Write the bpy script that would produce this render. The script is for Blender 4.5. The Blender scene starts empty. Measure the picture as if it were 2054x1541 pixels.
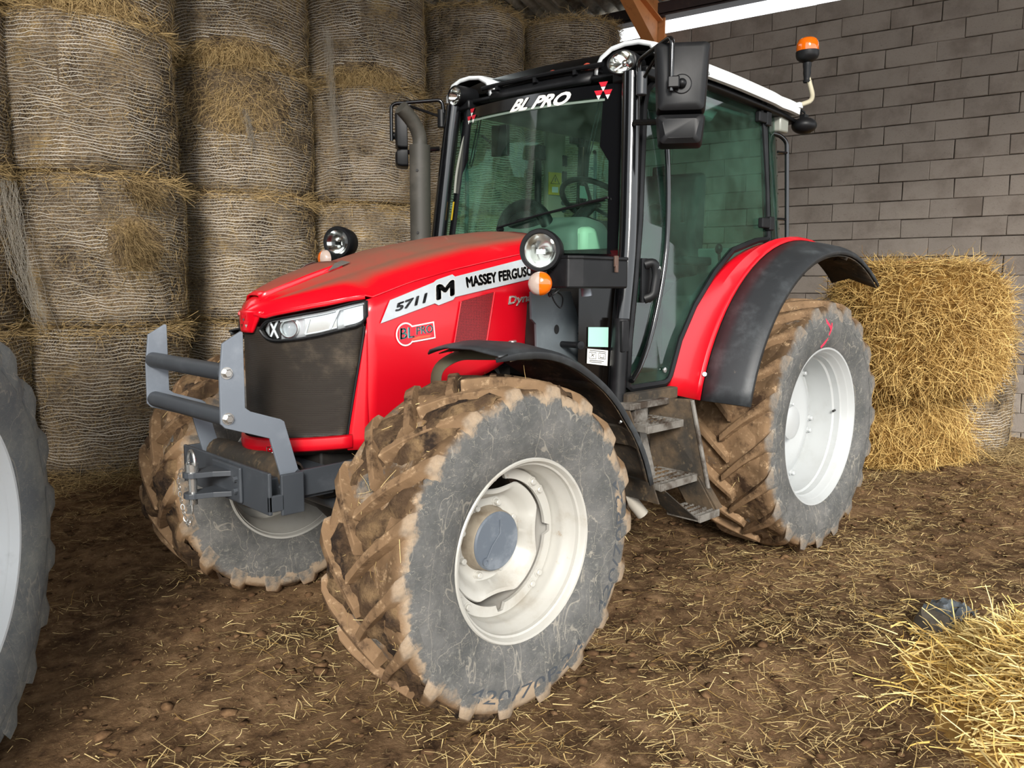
import bpy, bmesh, math, random
import numpy as np
from mathutils import Vector, Matrix

random.seed(7)
RNG = np.random.default_rng(11)
PI = math.pi
scene = bpy.context.scene
COL = scene.collection

# ------------------------------------------------------------------ camera, sky, exposure
cam_d = bpy.data.cameras.new('camera')
cam = bpy.data.objects.new('camera', cam_d)
COL.objects.link(cam)
CAM = Vector((4.4979, 2.9043, 1.5464))
_yaw, _pitch, _roll = math.radians(225.2556), math.radians(-7.0862), math.radians(0.2314)
_d = Vector((math.cos(_yaw) * math.cos(_pitch), math.sin(_yaw) * math.cos(_pitch), math.sin(_pitch)))
_r = _d.cross(Vector((0, 0, 1))).normalized()
_u = _r.cross(_d)
_r2 = _r * math.cos(_roll) + _u * math.sin(_roll)
_u2 = -_r * math.sin(_roll) + _u * math.cos(_roll)
cam.matrix_world = Matrix(((_r2.x, _u2.x, -_d.x, CAM.x), (_r2.y, _u2.y, -_d.y, CAM.y), (_r2.z, _u2.z, -_d.z, CAM.z), (0, 0, 0, 1)))
cam_d.sensor_fit = 'HORIZONTAL'
cam_d.sensor_width = 36.0
cam_d.lens = 1593.97 / 2054 * 36.0
cam_d.clip_start = 0.05
cam_d.clip_end = 200
scene.camera = cam

world = bpy.data.worlds.new('sky')
scene.world = world
world.use_nodes = True
_wn = world.node_tree.nodes
_bg = _wn['Background']
_bg.inputs['Color'].default_value = (0.93, 0.97, 1.0, 1)
_bg.inputs['Strength'].default_value = 2.1

def sun(name, rot, energy, angle, color):
    l = bpy.data.lights.new(name, 'SUN')
    l.energy = energy
    l.angle = math.radians(angle)
    l.color = color
    o = bpy.data.objects.new(name, l)
    o.rotation_euler = rot
    COL.objects.link(o)
    return o

# soft hazy sun entering the open front of the barn, from behind and right of the camera
_sd = Vector((-0.62, -0.68, -0.40)).normalized()
_so = sun('sun', (0, 0, 0), 3.6, 14, (1.0, 0.95, 0.88))
_so.rotation_euler = _sd.to_track_quat('-Z', 'Y').to_euler()

scene.view_settings.view_transform = 'Standard'
scene.view_settings.look = 'None'
scene.view_settings.gamma = 1.0
scene.view_settings.use_curve_mapping = False
scene.view_settings.exposure = 0.28
scene.cycles.max_bounces = 8
scene.cycles.transparent_max_bounces = 16
scene.cycles.use_denoising = True

# ------------------------------------------------------------------ helpers
def lin(h):
    h = h.lstrip('#')
    o = []
    for i in (0, 2, 4):
        c = int(h[i:i + 2], 16) / 255
        o.append(c / 12.92 if c <= 0.04045 else ((c + 0.055) / 1.055) ** 2.4)
    return tuple(o) + (1.0,)

class NT:
    def __init__(self, name):
        self.m = bpy.data.materials.new(name)
        self.m.use_nodes = True
        self.t = self.m.node_tree
        self.t.nodes.clear()
        self.out = self.n('ShaderNodeOutputMaterial')
    def n(self, kind, **kw):
        x = self.t.nodes.new(kind)
        for k, v in kw.items():
            setattr(x, k, v)
        return x
    def l(self, a, b):
        self.t.links.new(a, b)
    def coord(self, kind='Object', stretch=None, rand=False):
        tc = self.n('ShaderNodeTexCoord')
        o = tc.outputs[kind]
        if rand:
            oi = self.n('ShaderNodeObjectInfo')
            mm = self.n('ShaderNodeVectorMath', operation='MULTIPLY_ADD')
            cmb = self.n('ShaderNodeCombineXYZ')
            for k in range(3):
                self.l(oi.outputs['Random'], cmb.inputs[k])
            mm.inputs[1].default_value = (17.3, 29.1, 41.7)
            self.l(cmb.outputs[0], mm.inputs[0])
            self.l(o, mm.inputs[2])
            o = mm.outputs[0]
        if stretch:
            mp = self.n('ShaderNodeMapping')
            mp.inputs['Scale'].default_value = stretch
            self.l(o, mp.inputs['Vector'])
            o = mp.outputs[0]
        return o
    def noise(self, scale, detail=4, rough=.6, stretch=None, rand=False, dist=0):
        x = self.n('ShaderNodeTexNoise')
        x.inputs['Scale'].default_value = scale
        x.inputs['Detail'].default_value = detail
        x.inputs['Roughness'].default_value = rough
        x.inputs['Distortion'].default_value = dist
        self.l(self.coord(stretch=stretch, rand=rand), x.inputs['Vector'])
        return x.outputs['Fac']
    def ramp(self, v, lo, hi):
        x = self.n('ShaderNodeMapRange')
        x.interpolation_type = 'SMOOTHSTEP'
        x.inputs['From Min'].default_value = lo
        x.inputs['From Max'].default_value = hi
        self.l(v, x.inputs['Value'])
        return x.outputs[0]
    def math(self, op, a, b=None):
        x = self.n('ShaderNodeMath', operation=op)
        for i, q in enumerate((a, b)):
            if q is None:
                continue
            if isinstance(q, (int, float)):
                x.inputs[i].default_value = q
            else:
                self.l(q, x.inputs[i])
        return x.outputs[0]
    def mix(self, fac, a, b):
        x = self.n('ShaderNodeMix', data_type='RGBA')
        for s, q in (('Factor', fac), ('A', a), ('B', b)):
            i = [k for k in x.inputs if k.name == s and (k.type == 'RGBA' or s == 'Factor')]
            i = i[0]
            if isinstance(q, (int, float)):
                i.default_value = q
            elif isinstance(q, tuple):
                i.default_value = q
            else:
                self.l(q, i)
        return [k for k in x.outputs if k.type == 'RGBA'][0]
    def bsdf(self, color, rough=.5, metal=0, spec=.5, coat=0, bump=None):
        b = self.n('ShaderNodeBsdfPrincipled')
        for nm, q in (('Base Color', color), ('Roughness', rough), ('Metallic', metal), ('Specular IOR Level', spec), ('Coat Weight', coat)):
            if isinstance(q, (int, float, tuple)):
                b.inputs[nm].default_value = q
            else:
                self.l(q, b.inputs[nm])
        b.inputs['Coat Roughness'].default_value = .08
        if bump is not None:
            self.l(bump, b.inputs['Normal'])
        return b
    def bump(self, h, strength=.3, dist=.01, prev=None):
        x = self.n('ShaderNodeBump')
        x.inputs['Strength'].default_value = strength
        x.inputs['Distance'].default_value = dist
        self.l(h, x.inputs['Height'])
        if prev is not None:
            self.l(prev, x.inputs['Normal'])
        return x.outputs[0]
    def done(self, sh):
        self.l(sh.outputs[0] if hasattr(sh, 'outputs') else sh, self.out.inputs['Surface'])
        return self.m

def mat(name, base, rough=.5, metal=0, var=(), bump=(), spec=.5, coat=0, rand=False, tint=None, rvar=None, dust=None):
    """var: (colour, scale, lo, hi[, stretch]) noise layers; tint: per-point attribute darkening/lightening; rvar: brightness spread per object; dust: (colour, amount) settled on upward faces"""
    t = NT(name)
    c = lin(base)
    for v in var:
        f = t.ramp(t.noise(v[1], 6, .65, v[4] if len(v) > 4 else None, rand), v[2], v[3])
        c = t.mix(f, c, lin(v[0]))
    rg = rough
    if dust:
        g = t.n('ShaderNodeNewGeometry')
        sx = t.n('ShaderNodeSeparateXYZ')
        t.l(g.outputs['Normal'], sx.inputs[0])
        nz = t.noise(7, 6, .7)
        f = t.math('MULTIPLY', t.ramp(sx.outputs[2], dust[2], dust[3]), t.math('ADD', t.math('MULTIPLY', nz, .7), dust[1] - .35))
        f = t.math('MINIMUM', f, 1.0)
        c = t.mix(f, c, lin(dust[0]))
        rg = t.math('ADD', t.math('MULTIPLY', f, .55), rough)
        coat = t.math('SUBTRACT', coat, t.math('MULTIPLY', f, coat))
    if tint:
        a = t.n('ShaderNodeAttribute')
        a.attribute_name = 'tint'
        c = t.mix(a.outputs['Fac'], lin(tint), c)
    if rvar:
        oi = t.n('ShaderNodeObjectInfo')
        hs = t.n('ShaderNodeHueSaturation')
        t.l(t.math('ADD', t.math('MULTIPLY', oi.outputs['Random'], rvar * 2), 1 - rvar), hs.inputs['Value'])
        if isinstance(c, tuple):
            hs.inputs['Color'].default_value = c
        else:
            t.l(c, hs.inputs['Color'])
        c = hs.outputs[0]
    bp = None
    for b in bump:
        bp = t.bump(t.noise(b[0], 8, .65, b[3] if len(b) > 3 else None, rand), b[1], b[2], bp)
    return t.done(t.bsdf(c, rg, metal, spec, coat, bp))

def glass(name, color, haze=None, refl=1.0):
    t = NT(name)
    tr = t.n('ShaderNodeBsdfTransparent')
    tr.inputs[0].default_value = color
    gl = t.n('ShaderNodeBsdfGlossy')
    gl.inputs['Roughness'].default_value = .03
    fr = t.n('ShaderNodeFresnel')
    ge = t.n('ShaderNodeNewGeometry')
    t.l(t.math('SUBTRACT', 1.5, t.math('MULTIPLY', ge.outputs['Backfacing'], 1.5 - 1 / 1.5)), fr.inputs['IOR'])
    mx = t.n('ShaderNodeMixShader')
    t.l(t.math('MINIMUM', t.math('MULTIPLY', fr.outputs[0], refl), 1.0), mx.inputs[0])
    t.l(tr.outputs[0], mx.inputs[1])
    t.l(gl.outputs[0], mx.inputs[2])
    sh = mx
    if haze:
        df = t.n('ShaderNodeBsdfDiffuse')
        df.inputs[0].default_value = haze[0]
        m2 = t.n('ShaderNodeMixShader')
        f = t.math('MULTIPLY', t.ramp(t.noise(3.0, 6, .7), .3, .75), haze[1])
        t.l(f, m2.inputs[0])
        t.l(mx.outputs[0], m2.inputs[1])
        t.l(df.outputs[0], m2.inputs[2])
        sh = m2
    return t.done(sh)

class MB:
    """collects geometry, then build() links it as ONE mesh object"""
    def __init__(self):
        self.v, self.f, self.mi = [], [], []
    def add(self, vs, fs, m=0):
        b = len(self.v)
        self.v += [tuple(p) for p in vs]
        self.f += [tuple(i + b for i in q) for q in fs]
        self.mi += [m] * len(fs)
        return self
    def box(self, c, s, R=None, m=0):
        vs = []
        for k in range(8):
            p = Vector(((k & 1) - .5, ((k >> 1) & 1) - .5, (k >> 2) - .5))
            p = Vector((p.x * s[0], p.y * s[1], p.z * s[2]))
            if R is not None:
                p = R @ p
            vs.append(p + Vector(c))
        return self.add(vs, [(0, 2, 3, 1), (4, 5, 7, 6), (0, 1, 5, 4), (2, 6, 7, 3), (0, 4, 6, 2), (1, 3, 7, 5)], m)
    def prism(self, poly, vec, m=0):
        n = len(poly)
        vec = Vector(vec)
        a = [Vector(p) for p in poly]
        vs = a + [p + vec for p in a]
        fs = [tuple(range(n))[::-1], tuple(range(n, 2 * n))] + [(i, (i + 1) % n, n + (i + 1) % n, n + i) for i in range(n)]
        return self.add(vs, fs, m)
    def tube(self, path, r, n=10, closed=False, m=0, flat=None):
        P = [Vector(p) for p in path]
        k = len(P)
        rs = r if isinstance(r, (list, tuple)) else [r] * k
        T = []
        for i in range(k):
            a = P[(i - 1) % k] if closed or i else P[i]
            b = P[(i + 1) % k] if closed or i < k - 1 else P[i]
            T.append((b - a).normalized())
        up = Vector((0, 0, 1)) if abs(T[0].z) < .9 else Vector((1, 0, 0))
        N = T[0].cross(up).normalized()
        vs, fs = [], []
        for i in range(k):
            N = (N - T[i] * N.dot(T[i])).normalized()
            B = T[i].cross(N)
            for j in range(n):
                a = 2 * PI * j / n
                w = (flat or (1, 1))
                vs.append(P[i] + N * math.cos(a) * rs[i] * w[0] + B * math.sin(a) * rs[i] * w[1])
        for i in range(k if closed else k - 1):
            for j in range(n):
                i2 = (i + 1) % k
                fs.append((i * n + j, i * n + (j + 1) % n, i2 * n + (j + 1) % n, i2 * n + j))
        if not closed:
            fs += [tuple(range(n))[::-1], tuple(range((k - 1) * n, k * n))]
        return self.add(vs, fs, m)
    def lathe(self, prof, n=32, M=None, m=0, cap=(False, False), fn=None):
        """prof: (radius, height) pairs; axis = local z of M"""
        vs, fs = [], []
        for (r, h) in prof:
            for j in range(n):
                a = 2 * PI * j / n
                rr = fn(r, h, a) if fn else r
                p = Vector((rr * math.cos(a), rr * math.sin(a), h))
                vs.append(M @ p if M is not None else p)
        for i in range(len(prof) - 1):
            for j in range(n):
                fs.append((i * n + j, i * n + (j + 1) % n, (i + 1) * n + (j + 1) % n, (i + 1) * n + j))
        if cap[0]:
            fs.append(tuple(range(n))[::-1])
        if cap[1]:
            fs.append(tuple(range((len(prof) - 1) * n, len(prof) * n)))
        return self.add(vs, fs, m)
    def grid(self, rows, m=0, closed=False):
        h, w = len(rows), len(rows[0])
        vs = [p for r in rows for p in r]
        fs = []
        for i in range(h - 1):
            for j in range(w if closed else w - 1):
                j2 = (j + 1) % w
                fs.append((i * w + j, i * w + j2, (i + 1) * w + j2, (i + 1) * w + j))
        return self.add(vs, fs, m)
    def ball(self, c, r, n=14, k=8, m=0):
        c = Vector(c)
        r = r if isinstance(r, (tuple, list)) else (r, r, r)
        rows = []
        for i in range(k + 1):
            a = PI * i / k
            rows.append([c + Vector((r[0] * math.sin(a) * math.cos(2 * PI * j / n), r[1] * math.sin(a) * math.sin(2 * PI * j / n), r[2] * math.cos(a))) for j in range(n)])
        return self.grid(rows, m, True)
    def build(self, name, mats, parent=None, smooth=38, bevel=0, solid=0, solid_off=-1, sub=0, seg=2):
        me = bpy.data.meshes.new(name)
        me.from_pydata([tuple(p) for p in self.v], [], self.f)
        mats = mats if isinstance(mats, (list, tuple)) else [mats]
        for x in mats:
            me.materials.append(x)
        if len(mats) > 1:
            me.polygons.foreach_set('material_index', self.mi)
        me.validate()
        bm = bmesh.new()
        bm.from_mesh(me)
        bmesh.ops.remove_doubles(bm, verts=bm.verts, dist=1e-5)
        bmesh.ops.recalc_face_normals(bm, faces=bm.faces)
        bm.to_mesh(me)
        bm.free()
        o = link(name, me, parent)
        if smooth:
            me.polygons.foreach_set('use_smooth', [True] * len(me.polygons))
            me.set_sharp_from_angle(angle=math.radians(smooth))
        if solid:
            s = o.modifiers.new('s', 'SOLIDIFY')
            s.thickness = solid
            s.offset = solid_off
        if sub:
            s = o.modifiers.new('d', 'SUBSURF')
            s.levels = s.render_levels = sub
        if bevel:
            s = o.modifiers.new('b', 'BEVEL')
            s.width = bevel
            s.segments = seg
            s.limit_method = 'ANGLE'
            s.angle_limit = math.radians(40)
        return o

WM = {}
def link(name, me, parent=None):
    o = bpy.data.objects.new(name, me)
    COL.objects.link(o)
    if parent is not None:
        o.parent = parent
        if not parent.get('_local'):
            o.matrix_parent_inverse = WM.get(parent.name, Matrix()).inverted()
    return o

def empty(name, loc=(0, 0, 0), rot=None, parent=None, local=False):
    """an Empty at a thing's base; local=True: children are modelled in its own frame, else in world coordinates"""
    o = bpy.data.objects.new(name, None)
    o.empty_display_size = .1
    COL.objects.link(o)
    M = Matrix.Translation(loc)
    if rot is not None:
        M = M @ rot
    if parent is not None:
        o.parent = parent
        o.matrix_parent_inverse = WM.get(parent.name, Matrix()).inverted()
    o.matrix_basis = M
    WM[o.name] = M
    if local:
        o['_local'] = 1
    return o

def tag(o, label=None, cat=None, group=None, kind=None):
    if label: o['label'] = label
    if cat: o['category'] = cat
    if group: o['group'] = group
    if kind: o['kind'] = kind
    return o

def copy_tree(o, parent=None):
    c = o.copy()
    COL.objects.link(c)
    if parent is not None:
        c.parent = parent
    for ch in list(o.children):
        copy_tree(ch, c)
    return c

def fast_mesh(name, V, F, tint=None):
    """numpy quads (n,4) or tris (n,3) -> mesh, with an optional per-point tint attribute"""
    me = bpy.data.meshes.new(name)
    k = F.shape[1]
    me.vertices.add(len(V))
    me.vertices.foreach_set('co', V.astype(np.float32).ravel())
    me.loops.add(F.size)
    me.loops.foreach_set('vertex_index', F.astype(np.int32).ravel())
    me.polygons.add(len(F))
    me.polygons.foreach_set('loop_start', np.arange(0, F.size, k, dtype=np.int32))
    me.update(calc_edges=True)
    if tint is not None:
        a = me.attributes.new('tint', 'FLOAT', 'POINT')
        a.data.foreach_set('value', tint.astype(np.float32))
    return me

def strands(P, D, L, W, bend=.25, rng=RNG, tint=None, seg=3, face=None):
    """bent ribbons: roots P, directions D, lengths L, widths W"""
    n = len(P)
    D = D / (np.linalg.norm(D, axis=1, keepdims=True) + 1e-9)
    B = rng.normal(size=(n, 3))
    B -= (B * D).sum(1, keepdims=True) * D
    B /= np.linalg.norm(B, axis=1, keepdims=True) + 1e-9
    S = np.cross(D, B if face is None else face)
    S /= np.linalg.norm(S, axis=1, keepdims=True) + 1e-9
    W = np.broadcast_to(np.asarray(W, float), (n,))
    bd = rng.normal(size=n) * bend
    V = np.zeros((n, seg + 1, 2, 3))
    for i in range(seg + 1):
        t = i / seg
        c = P + D * (L * t)[:, None] + B * (L * bd * (t - t * t) * 2)[:, None]
        w = W * (1 - .45 * t) * .5
        V[:, i, 0] = c - S * w[:, None]
        V[:, i, 1] = c + S * w[:, None]
    base = np.arange(n)[:, None, None] * (seg + 1) * 2
    q = np.array([[2 * i, 2 * i + 1, 2 * i + 3, 2 * i + 2] for i in range(seg)])[None]
    F = (base + q).reshape(-1, 4)
    tn = rng.random(n) if tint is None else tint
    return V.reshape(-1, 3), F, np.repeat(tn, (seg + 1) * 2)

def vnoise(x, y, seed=0):
    """smooth 2-D value noise, numpy"""
    xi, yi = np.floor(x).astype(int), np.floor(y).astype(int)
    xf, yf = x - xi, y - yi
    def h(a, b):
        k = (a * 374761393 + b * 668265263 + seed * 974711) & 0x7fffffff
        k = (k ^ (k >> 13)) * 1274126177 & 0x7fffffff
        return ((k ^ (k >> 16)) & 0xffff) / 65535.0
    u, v = xf * xf * (3 - 2 * xf), yf * yf * (3 - 2 * yf)
    return (h(xi, yi) * (1 - u) + h(xi + 1, yi) * u) * (1 - v) + (h(xi, yi + 1) * (1 - u) + h(xi + 1, yi + 1) * u) * v

def fbm(x, y, o=4, seed=0):
    s, a, t = 0, .5, 0
    for i in range(o):
        s = s + a * vnoise(x * 2 ** i, y * 2 ** i, seed + i * 7)
        t += a
        a *= .55
    return s / t

FONT_CACHE = {}
def text_verts(s, bold=.0, shear=0, spacing=1.0):
    cu = bpy.data.curves.new('t', 'FONT')
    cu.body = s
    cu.offset = bold
    cu.shear = shear
    cu.space_character = spacing
    cu.resolution_u = 3
    o = bpy.data.objects.new('t', cu)
    COL.objects.link(o)
    dg = bpy.context.evaluated_depsgraph_get()
    dg.update()
    me = bpy.data.meshes.new_from_object(o.evaluated_get(dg))
    V = np.array([v.co[:] for v in me.vertices])
    F = [tuple(p.vertices) for p in me.polygons]
    bpy.data.objects.remove(o)
    bpy.data.curves.remove(cu)
    bpy.data.meshes.remove(me)
    V = V - V.min(0)
    return V / max(1e-6, 1), F

def text(name, s, fn, m, parent, bold=0, shear=0, spacing=1.0):
    """flat lettering; fn(u, v) with u, v in 0..1 gives the point on the surface that carries it"""
    V, F = text_verts(s, 0, shear, spacing)
    w, h = V[:, 0].max(), V[:, 1].max()
    b = MB()
    sh = [(0, 0)] if not bold else ([(q * bold, 0) for q in (-1, -.33, .33, 1)] if bold < .03 else [(bold * math.cos(a), bold * math.sin(a)) for a in np.linspace(0, 2 * PI, 13)[:-1]] + [(0, 0)])
    for i, (dx, dy_) in enumerate(sh):
        b.add([fn((p[0] + dx) / w, (p[1] + dy_) / h) for p in V], F)
    me = bpy.data.meshes.new(name)
    me.from_pydata([tuple(p) for p in b.v], [], b.f)
    me.materials.append(m)
    return link(name, me, parent)

def interp(x, xs, ys):
    return float(np.interp(x, xs, ys))

def bilerp(a, b, c, d):
    """corners a(0,0) b(1,0) c(1,1) d(0,1)"""
    a, b, c, d = map(Vector, (a, b, c, d))
    return lambda u, v: (a * (1 - u) + b * u) * (1 - v) + (d * (1 - u) + c * u) * v

def smooth_path(pts, n=6):
    P = [Vector(p) for p in pts]
    out = []
    for i in range(len(P) - 1):
        a, b, c, d = P[max(i - 1, 0)], P[i], P[i + 1], P[min(i + 2, len(P) - 1)]
        for k in range(n):
            t = k / n
            out.append(.5 * ((2 * b) + (c - a) * t + (2 * a - 5 * b + 4 * c - d) * t * t + (3 * b - a - 3 * c + d) * t ** 3))
    out.append(P[-1])
    return out

def round_path(pts, r=.03, n=4):
    """polyline with rounded corners"""
    P = [Vector(p) for p in pts]
    out = [P[0]]
    for i in range(1, len(P) - 1):
        a = (P[i - 1] - P[i])
        b = (P[i + 1] - P[i])
        k = min(r, a.length * .45, b.length * .45)
        p, q = P[i] + a.normalized() * k, P[i] + b.normalized() * k
        for j in range(n + 1):
            t = j / n
            out.append(p * (1 - t) ** 2 + P[i] * 2 * t * (1 - t) + q * t * t)
    out.append(P[-1])
    return out

def axis_matrix(c, z, up=(0, 0, 1)):
    z = Vector(z).normalized()
    x = Vector(up).cross(z)
    if x.length < 1e-4:
        x = Vector((1, 0, 0))
    x.normalize()
    y = z.cross(x)
    return Matrix(((x.x, y.x, z.x, c[0]), (x.y, y.y, z.y, c[1]), (x.z, y.z, z.z, c[2]), (0, 0, 0, 1)))
# ------------------------------------------------------------------ materials
m_block = mat('concrete_block', '#90877e', .92, var=[('#7a7067', 2.2, .42, .7), ('#989084', 5, .55, .85), ('#57493d', 2.3, .70, .86), ('#6d635b', 60, .55, .8)], bump=[(90, .5, .006), (14, .3, .01)], rand=True, rvar=.07, spec=.2)
m_mortar = mat('mortar', '#6e665e', .95, var=[('#8d857c', 6, .5, .75), ('#3c342e', 3, .5, .8)], bump=[(60, .6, .01)], spec=.1)
m_roofsheet = mat('fibre_cement_sheet', '#cfc7b8', .9, var=[('#5c5549', 3, .4, .7), ('#b5ab98', 9, .55, .8)], bump=[(40, .3, .005)], spec=.2)
m_darksteel = mat('dark_beam', '#3a3232', .6, var=[('#55463f', 4, .5, .8)], spec=.3)
m_primer = mat('orange_primer_steel', '#d08a52', .55, var=[('#9a5c34', 5, .5, .8), ('#c08a55', 12, .6, .85)], spec=.4)
m_whitewall = mat('pale_sheet', '#c9c7c2', .7)
m_mud = NT('mud')
def _mud():
    t = m_mud
    n1 = t.noise(1.1, 8, .65)
    n2 = t.noise(9, 8, .7)
    n3 = t.noise(55, 6, .7)
    c = t.mix(t.ramp(n1, .35, .65), lin('#55402c'), lin('#7c6146'))
    c = t.mix(t.ramp(n2, .45, .72), c, lin('#96795a'))
    c = t.mix(t.ramp(n2, .5, .3), c, lin('#3d2c1f'))
    c = t.mix(t.ramp(n3, .55, .75), c, lin('#a38761'))
    b = t.bump(n2, .5, .05)
    b = t.bump(n3, .6, .012, b)
    b = t.bump(t.noise(220, 3, .6), .35, .004, b)
    return t.done(t.bsdf(c, .93, 0, .12, 0, b))
m_mud = _mud()
m_clod = mat('mud_clod', '#57412e', .95, var=[('#7c6146', 12, .45, .7)], bump=[(60, .6, .006)], spec=.1)
m_straw = mat('straw', '#e8d095', .62, tint='#93733f', spec=.35)
m_straw_lit = mat('lit_straw', '#ffe9a6', .6, tint='#dcb660', spec=.35)  # straw colour brightened so the heap looks strongly lit
m_straw_old = mat('weathered_hay', '#c7ab78', .75, tint='#5f4f38', spec=.2)
m_hay_gold = mat('golden_hay', '#ecca80', .65, tint='#8e6a35', spec=.3)
m_hay_core = mat('hay_core', '#8a6733', .9, var=[('#5d4322', 5, .4, .7), ('#b98f4c', 18, .5, .8)], bump=[(40, .9, .03)], spec=.1)
m_net = mat('bale_net', '#dbd3c4', .55, tint='#6f6554', spec=.3)
def _bale():
    t = NT('netted_hay')
    sep = t.n('ShaderNodeSeparateXYZ')
    t.l(t.coord(), sep.inputs[0])
    n1 = t.noise(1.6, 5, .6, rand=True)
    n2 = t.noise(34, 6, .7, (1, 1, 2.2), rand=True)
    n3 = t.noise(2.6, 4, .6, (1, 1, .7), rand=True)
    n4 = t.noise(140, 3, .6, rand=True)
    c = t.mix(t.ramp(n1, .38, .62), lin('#695c4e'), lin('#87755f'))
    c = t.mix(t.ramp(n3, .56, .70), c, lin('#ad9263'))  # golden hay patches, also hinting at dappled light in the colour
    c = t.mix(t.ramp(n3, .50, .38), c, lin('#453b33'))
    c = t.mix(t.math('MULTIPLY', t.ramp(n2, .5, .68), .75), c, lin('#b49b74'))
    c = t.mix(t.math('MULTIPLY', t.ramp(n2, .5, .34), .8), c, lin('#3a2c1e'))
    c = t.mix(t.math('MULTIPLY', t.ramp(n4, .55, .7), .4), c, lin('#cbb48a'))
    oi = t.n('ShaderNodeObjectInfo')
    hs = t.n('ShaderNodeHueSaturation')
    t.l(t.math('ADD', t.math('MULTIPLY', oi.outputs['Random'], .3), .85), hs.inputs['Value'])
    t.l(c, hs.inputs['Color'])
    b = t.bump(n1, .6, .08)
    b = t.bump(n2, .8, .03, b)
    b = t.bump(n4, .6, .008, b)
    return t.done(t.bsdf(hs.outputs[0], .9, 0, .1, 0, b))
m_bale = _bale()
m_red = mat('red_paint', '#cb051a', .25, coat=.4, dust=('#7d5240', .95, .78, .97), var=[('#b90418', 3, .5, .9)])
m_redplain = mat('red_fender_paint', '#c8081c', .34, coat=.2, var=[('#b58d76', 14, .74, .9)])
m_black = mat('black_plastic', '#111214', .45, var=[('#222224', 6, .45, .8)], spec=.28)
m_gloss = mat('black_gloss_paint', '#0d0e10', .16, coat=.5, spec=.5)
m_fender = mat('grey_black_fender_plastic', '#2b2e31', .5, var=[('#4a4f52', 7, .45, .8), ('#85796a', 9, .68, .85)], bump=[(120, .15, .002)])
m_dirtyblack = mat('dirty_underside', '#2a2620', .85, var=[('#5a4a37', 5, .4, .7), ('#7d6a50', 22, .55, .8)], bump=[(40, .4, .006)])
m_engine = mat('dark_engine_iron', '#191817', .6, var=[('#2f2a25', 6, .45, .75)])
m_stepmetal = mat('muddy_step_metal', '#7d7972', .6, metal=.2, var=[('#3d3228', 8, .42, .66), ('#8f8b84', 22, .6, .8)], bump=[(60, .4, .004)])
m_bracket = mat('dull_grey_bracket', '#565d61', .5, var=[('#6d7478', 6, .5, .85), ('#8a8578', 24, .68, .85)])
m_greyplate = mat('grey_painted_steel', '#747b84', .38, metal=.15, var=[('#8d949c', 5, .5, .85), ('#5c636b', 30, .66, .8)], coat=.15)
m_darkgrey = mat('dark_grey_steel', '#3b3f44', .45, var=[('#4d5156', 7, .5, .8), ('#5f5345', 13, .68, .85)])
m_rim = mat('silver_wheel_paint', '#b7b5ae', .42, metal=.1, var=[('#a39c90', 6, .5, .8), ('#9a8266', 17, .64, .82)])
m_rimrear = mat('pale_wheel_paint', '#b9bcbc', .4, metal=.1, var=[('#aeb0ae', 6, .5, .85), ('#8b7e6c', 17, .7, .85)])
m_rimlit = mat('brightened_wheel_paint', '#e6eaec', .4, var=[('#c4c7c6', 6, .55, .85)])  # second tractor's rim colour, brightened to stand in for missing light
m_rimdirty = mat('dirty_wheel_paint', '#8e8474', .6, var=[('#5e5040', 6, .4, .7)])
m_hub = mat('grey_hub_cap', '#59616b', .55, var=[('#757c84', 8, .45, .7), ('#b6b3ac', 24, .66, .75)])
m_steel = mat('bright_steel', '#c9c9c6', .25, metal=.9)
m_white = mat('white_roof_paint', '#d9dee0', .35, coat=.2, var=[('#c3c6c4', 5, .5, .85)])
m_silver = mat('silver_decal', '#b7bec3', .35, metal=0, var=[('#c6ccd0', 10, .5, .8)])
m_ink = mat('black_ink', '#141416', .4)
m_greyink = mat('grey_ink', '#55575a', .35, metal=.3)
m_letterwhite = mat('white_lettering', '#f1efe8', .5)
m_decalred = mat('red_decal', '#c32032', .4)
m_teal = mat('teal_ink', '#3f8f92', .45)
m_orangeink = mat('orange_ink', '#dc5a3c', .45)
m_yellow = mat('yellow_sticker', '#d8b92a', .5)
m_chrome = mat('chrome_reflector', '#e6e6e2', .12, metal=1.0)
m_lampback = mat('lamp_back', '#c9cdcf', .22, metal=.35, coat=.5)
m_amber = NT('amber_lens')
m_amber = m_amber.done(m_amber.bsdf(lin('#dd660a'), .12, 0, .6, .6))
m_redknob = mat('red_brown_knob', '#9d3f2e', .5)
m_interior = mat('cab_grey_plastic', '#6f7470', .6)
m_console = mat('dark_console_plastic', '#3c413f', .6)
m_cream = mat('cab_cream_plastic', '#a9ada3', .55)
m_seat = mat('dark_seat_cloth', '#26292a', .85)
m_glass = glass('green_tinted_glass', (.55, .79, .68, 1), (lin('#86a896'), .14), 1.0)
m_doorglass = glass('green_door_glass', (.40, .70, .60, 1), (lin('#6f9a86'), .16), 1.3)
m_lens = glass('clear_lens', (.93, .95, .96, 1), None, 1.0)
m_pipe = mat('dark_exhaust_paint', '#37352f', .6, var=[('#55514a', 6, .4, .8)])
def _mesh_mat(name, a, b, sc):
    t = NT(name)
    sep = t.n('ShaderNodeSeparateXYZ')
    t.l(t.coord(), sep.inputs[0])
    f = t.math('SINE', t.math('MULTIPLY', sep.outputs[2], sc))
    c = t.mix(t.ramp(f, -.3, .5), lin(a), lin(b))
    c = t.mix(t.ramp(t.noise(3.5, 6, .7), .5, .8), c, lin('#6b5f50'))
    return t.done(t.bsdf(c, .5, 0, .4, 0, t.bump(f, .6, .002)))
m_grille = _mesh_mat('fine_grille_mesh', '#231e1a', '#37312a', 1700)
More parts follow.
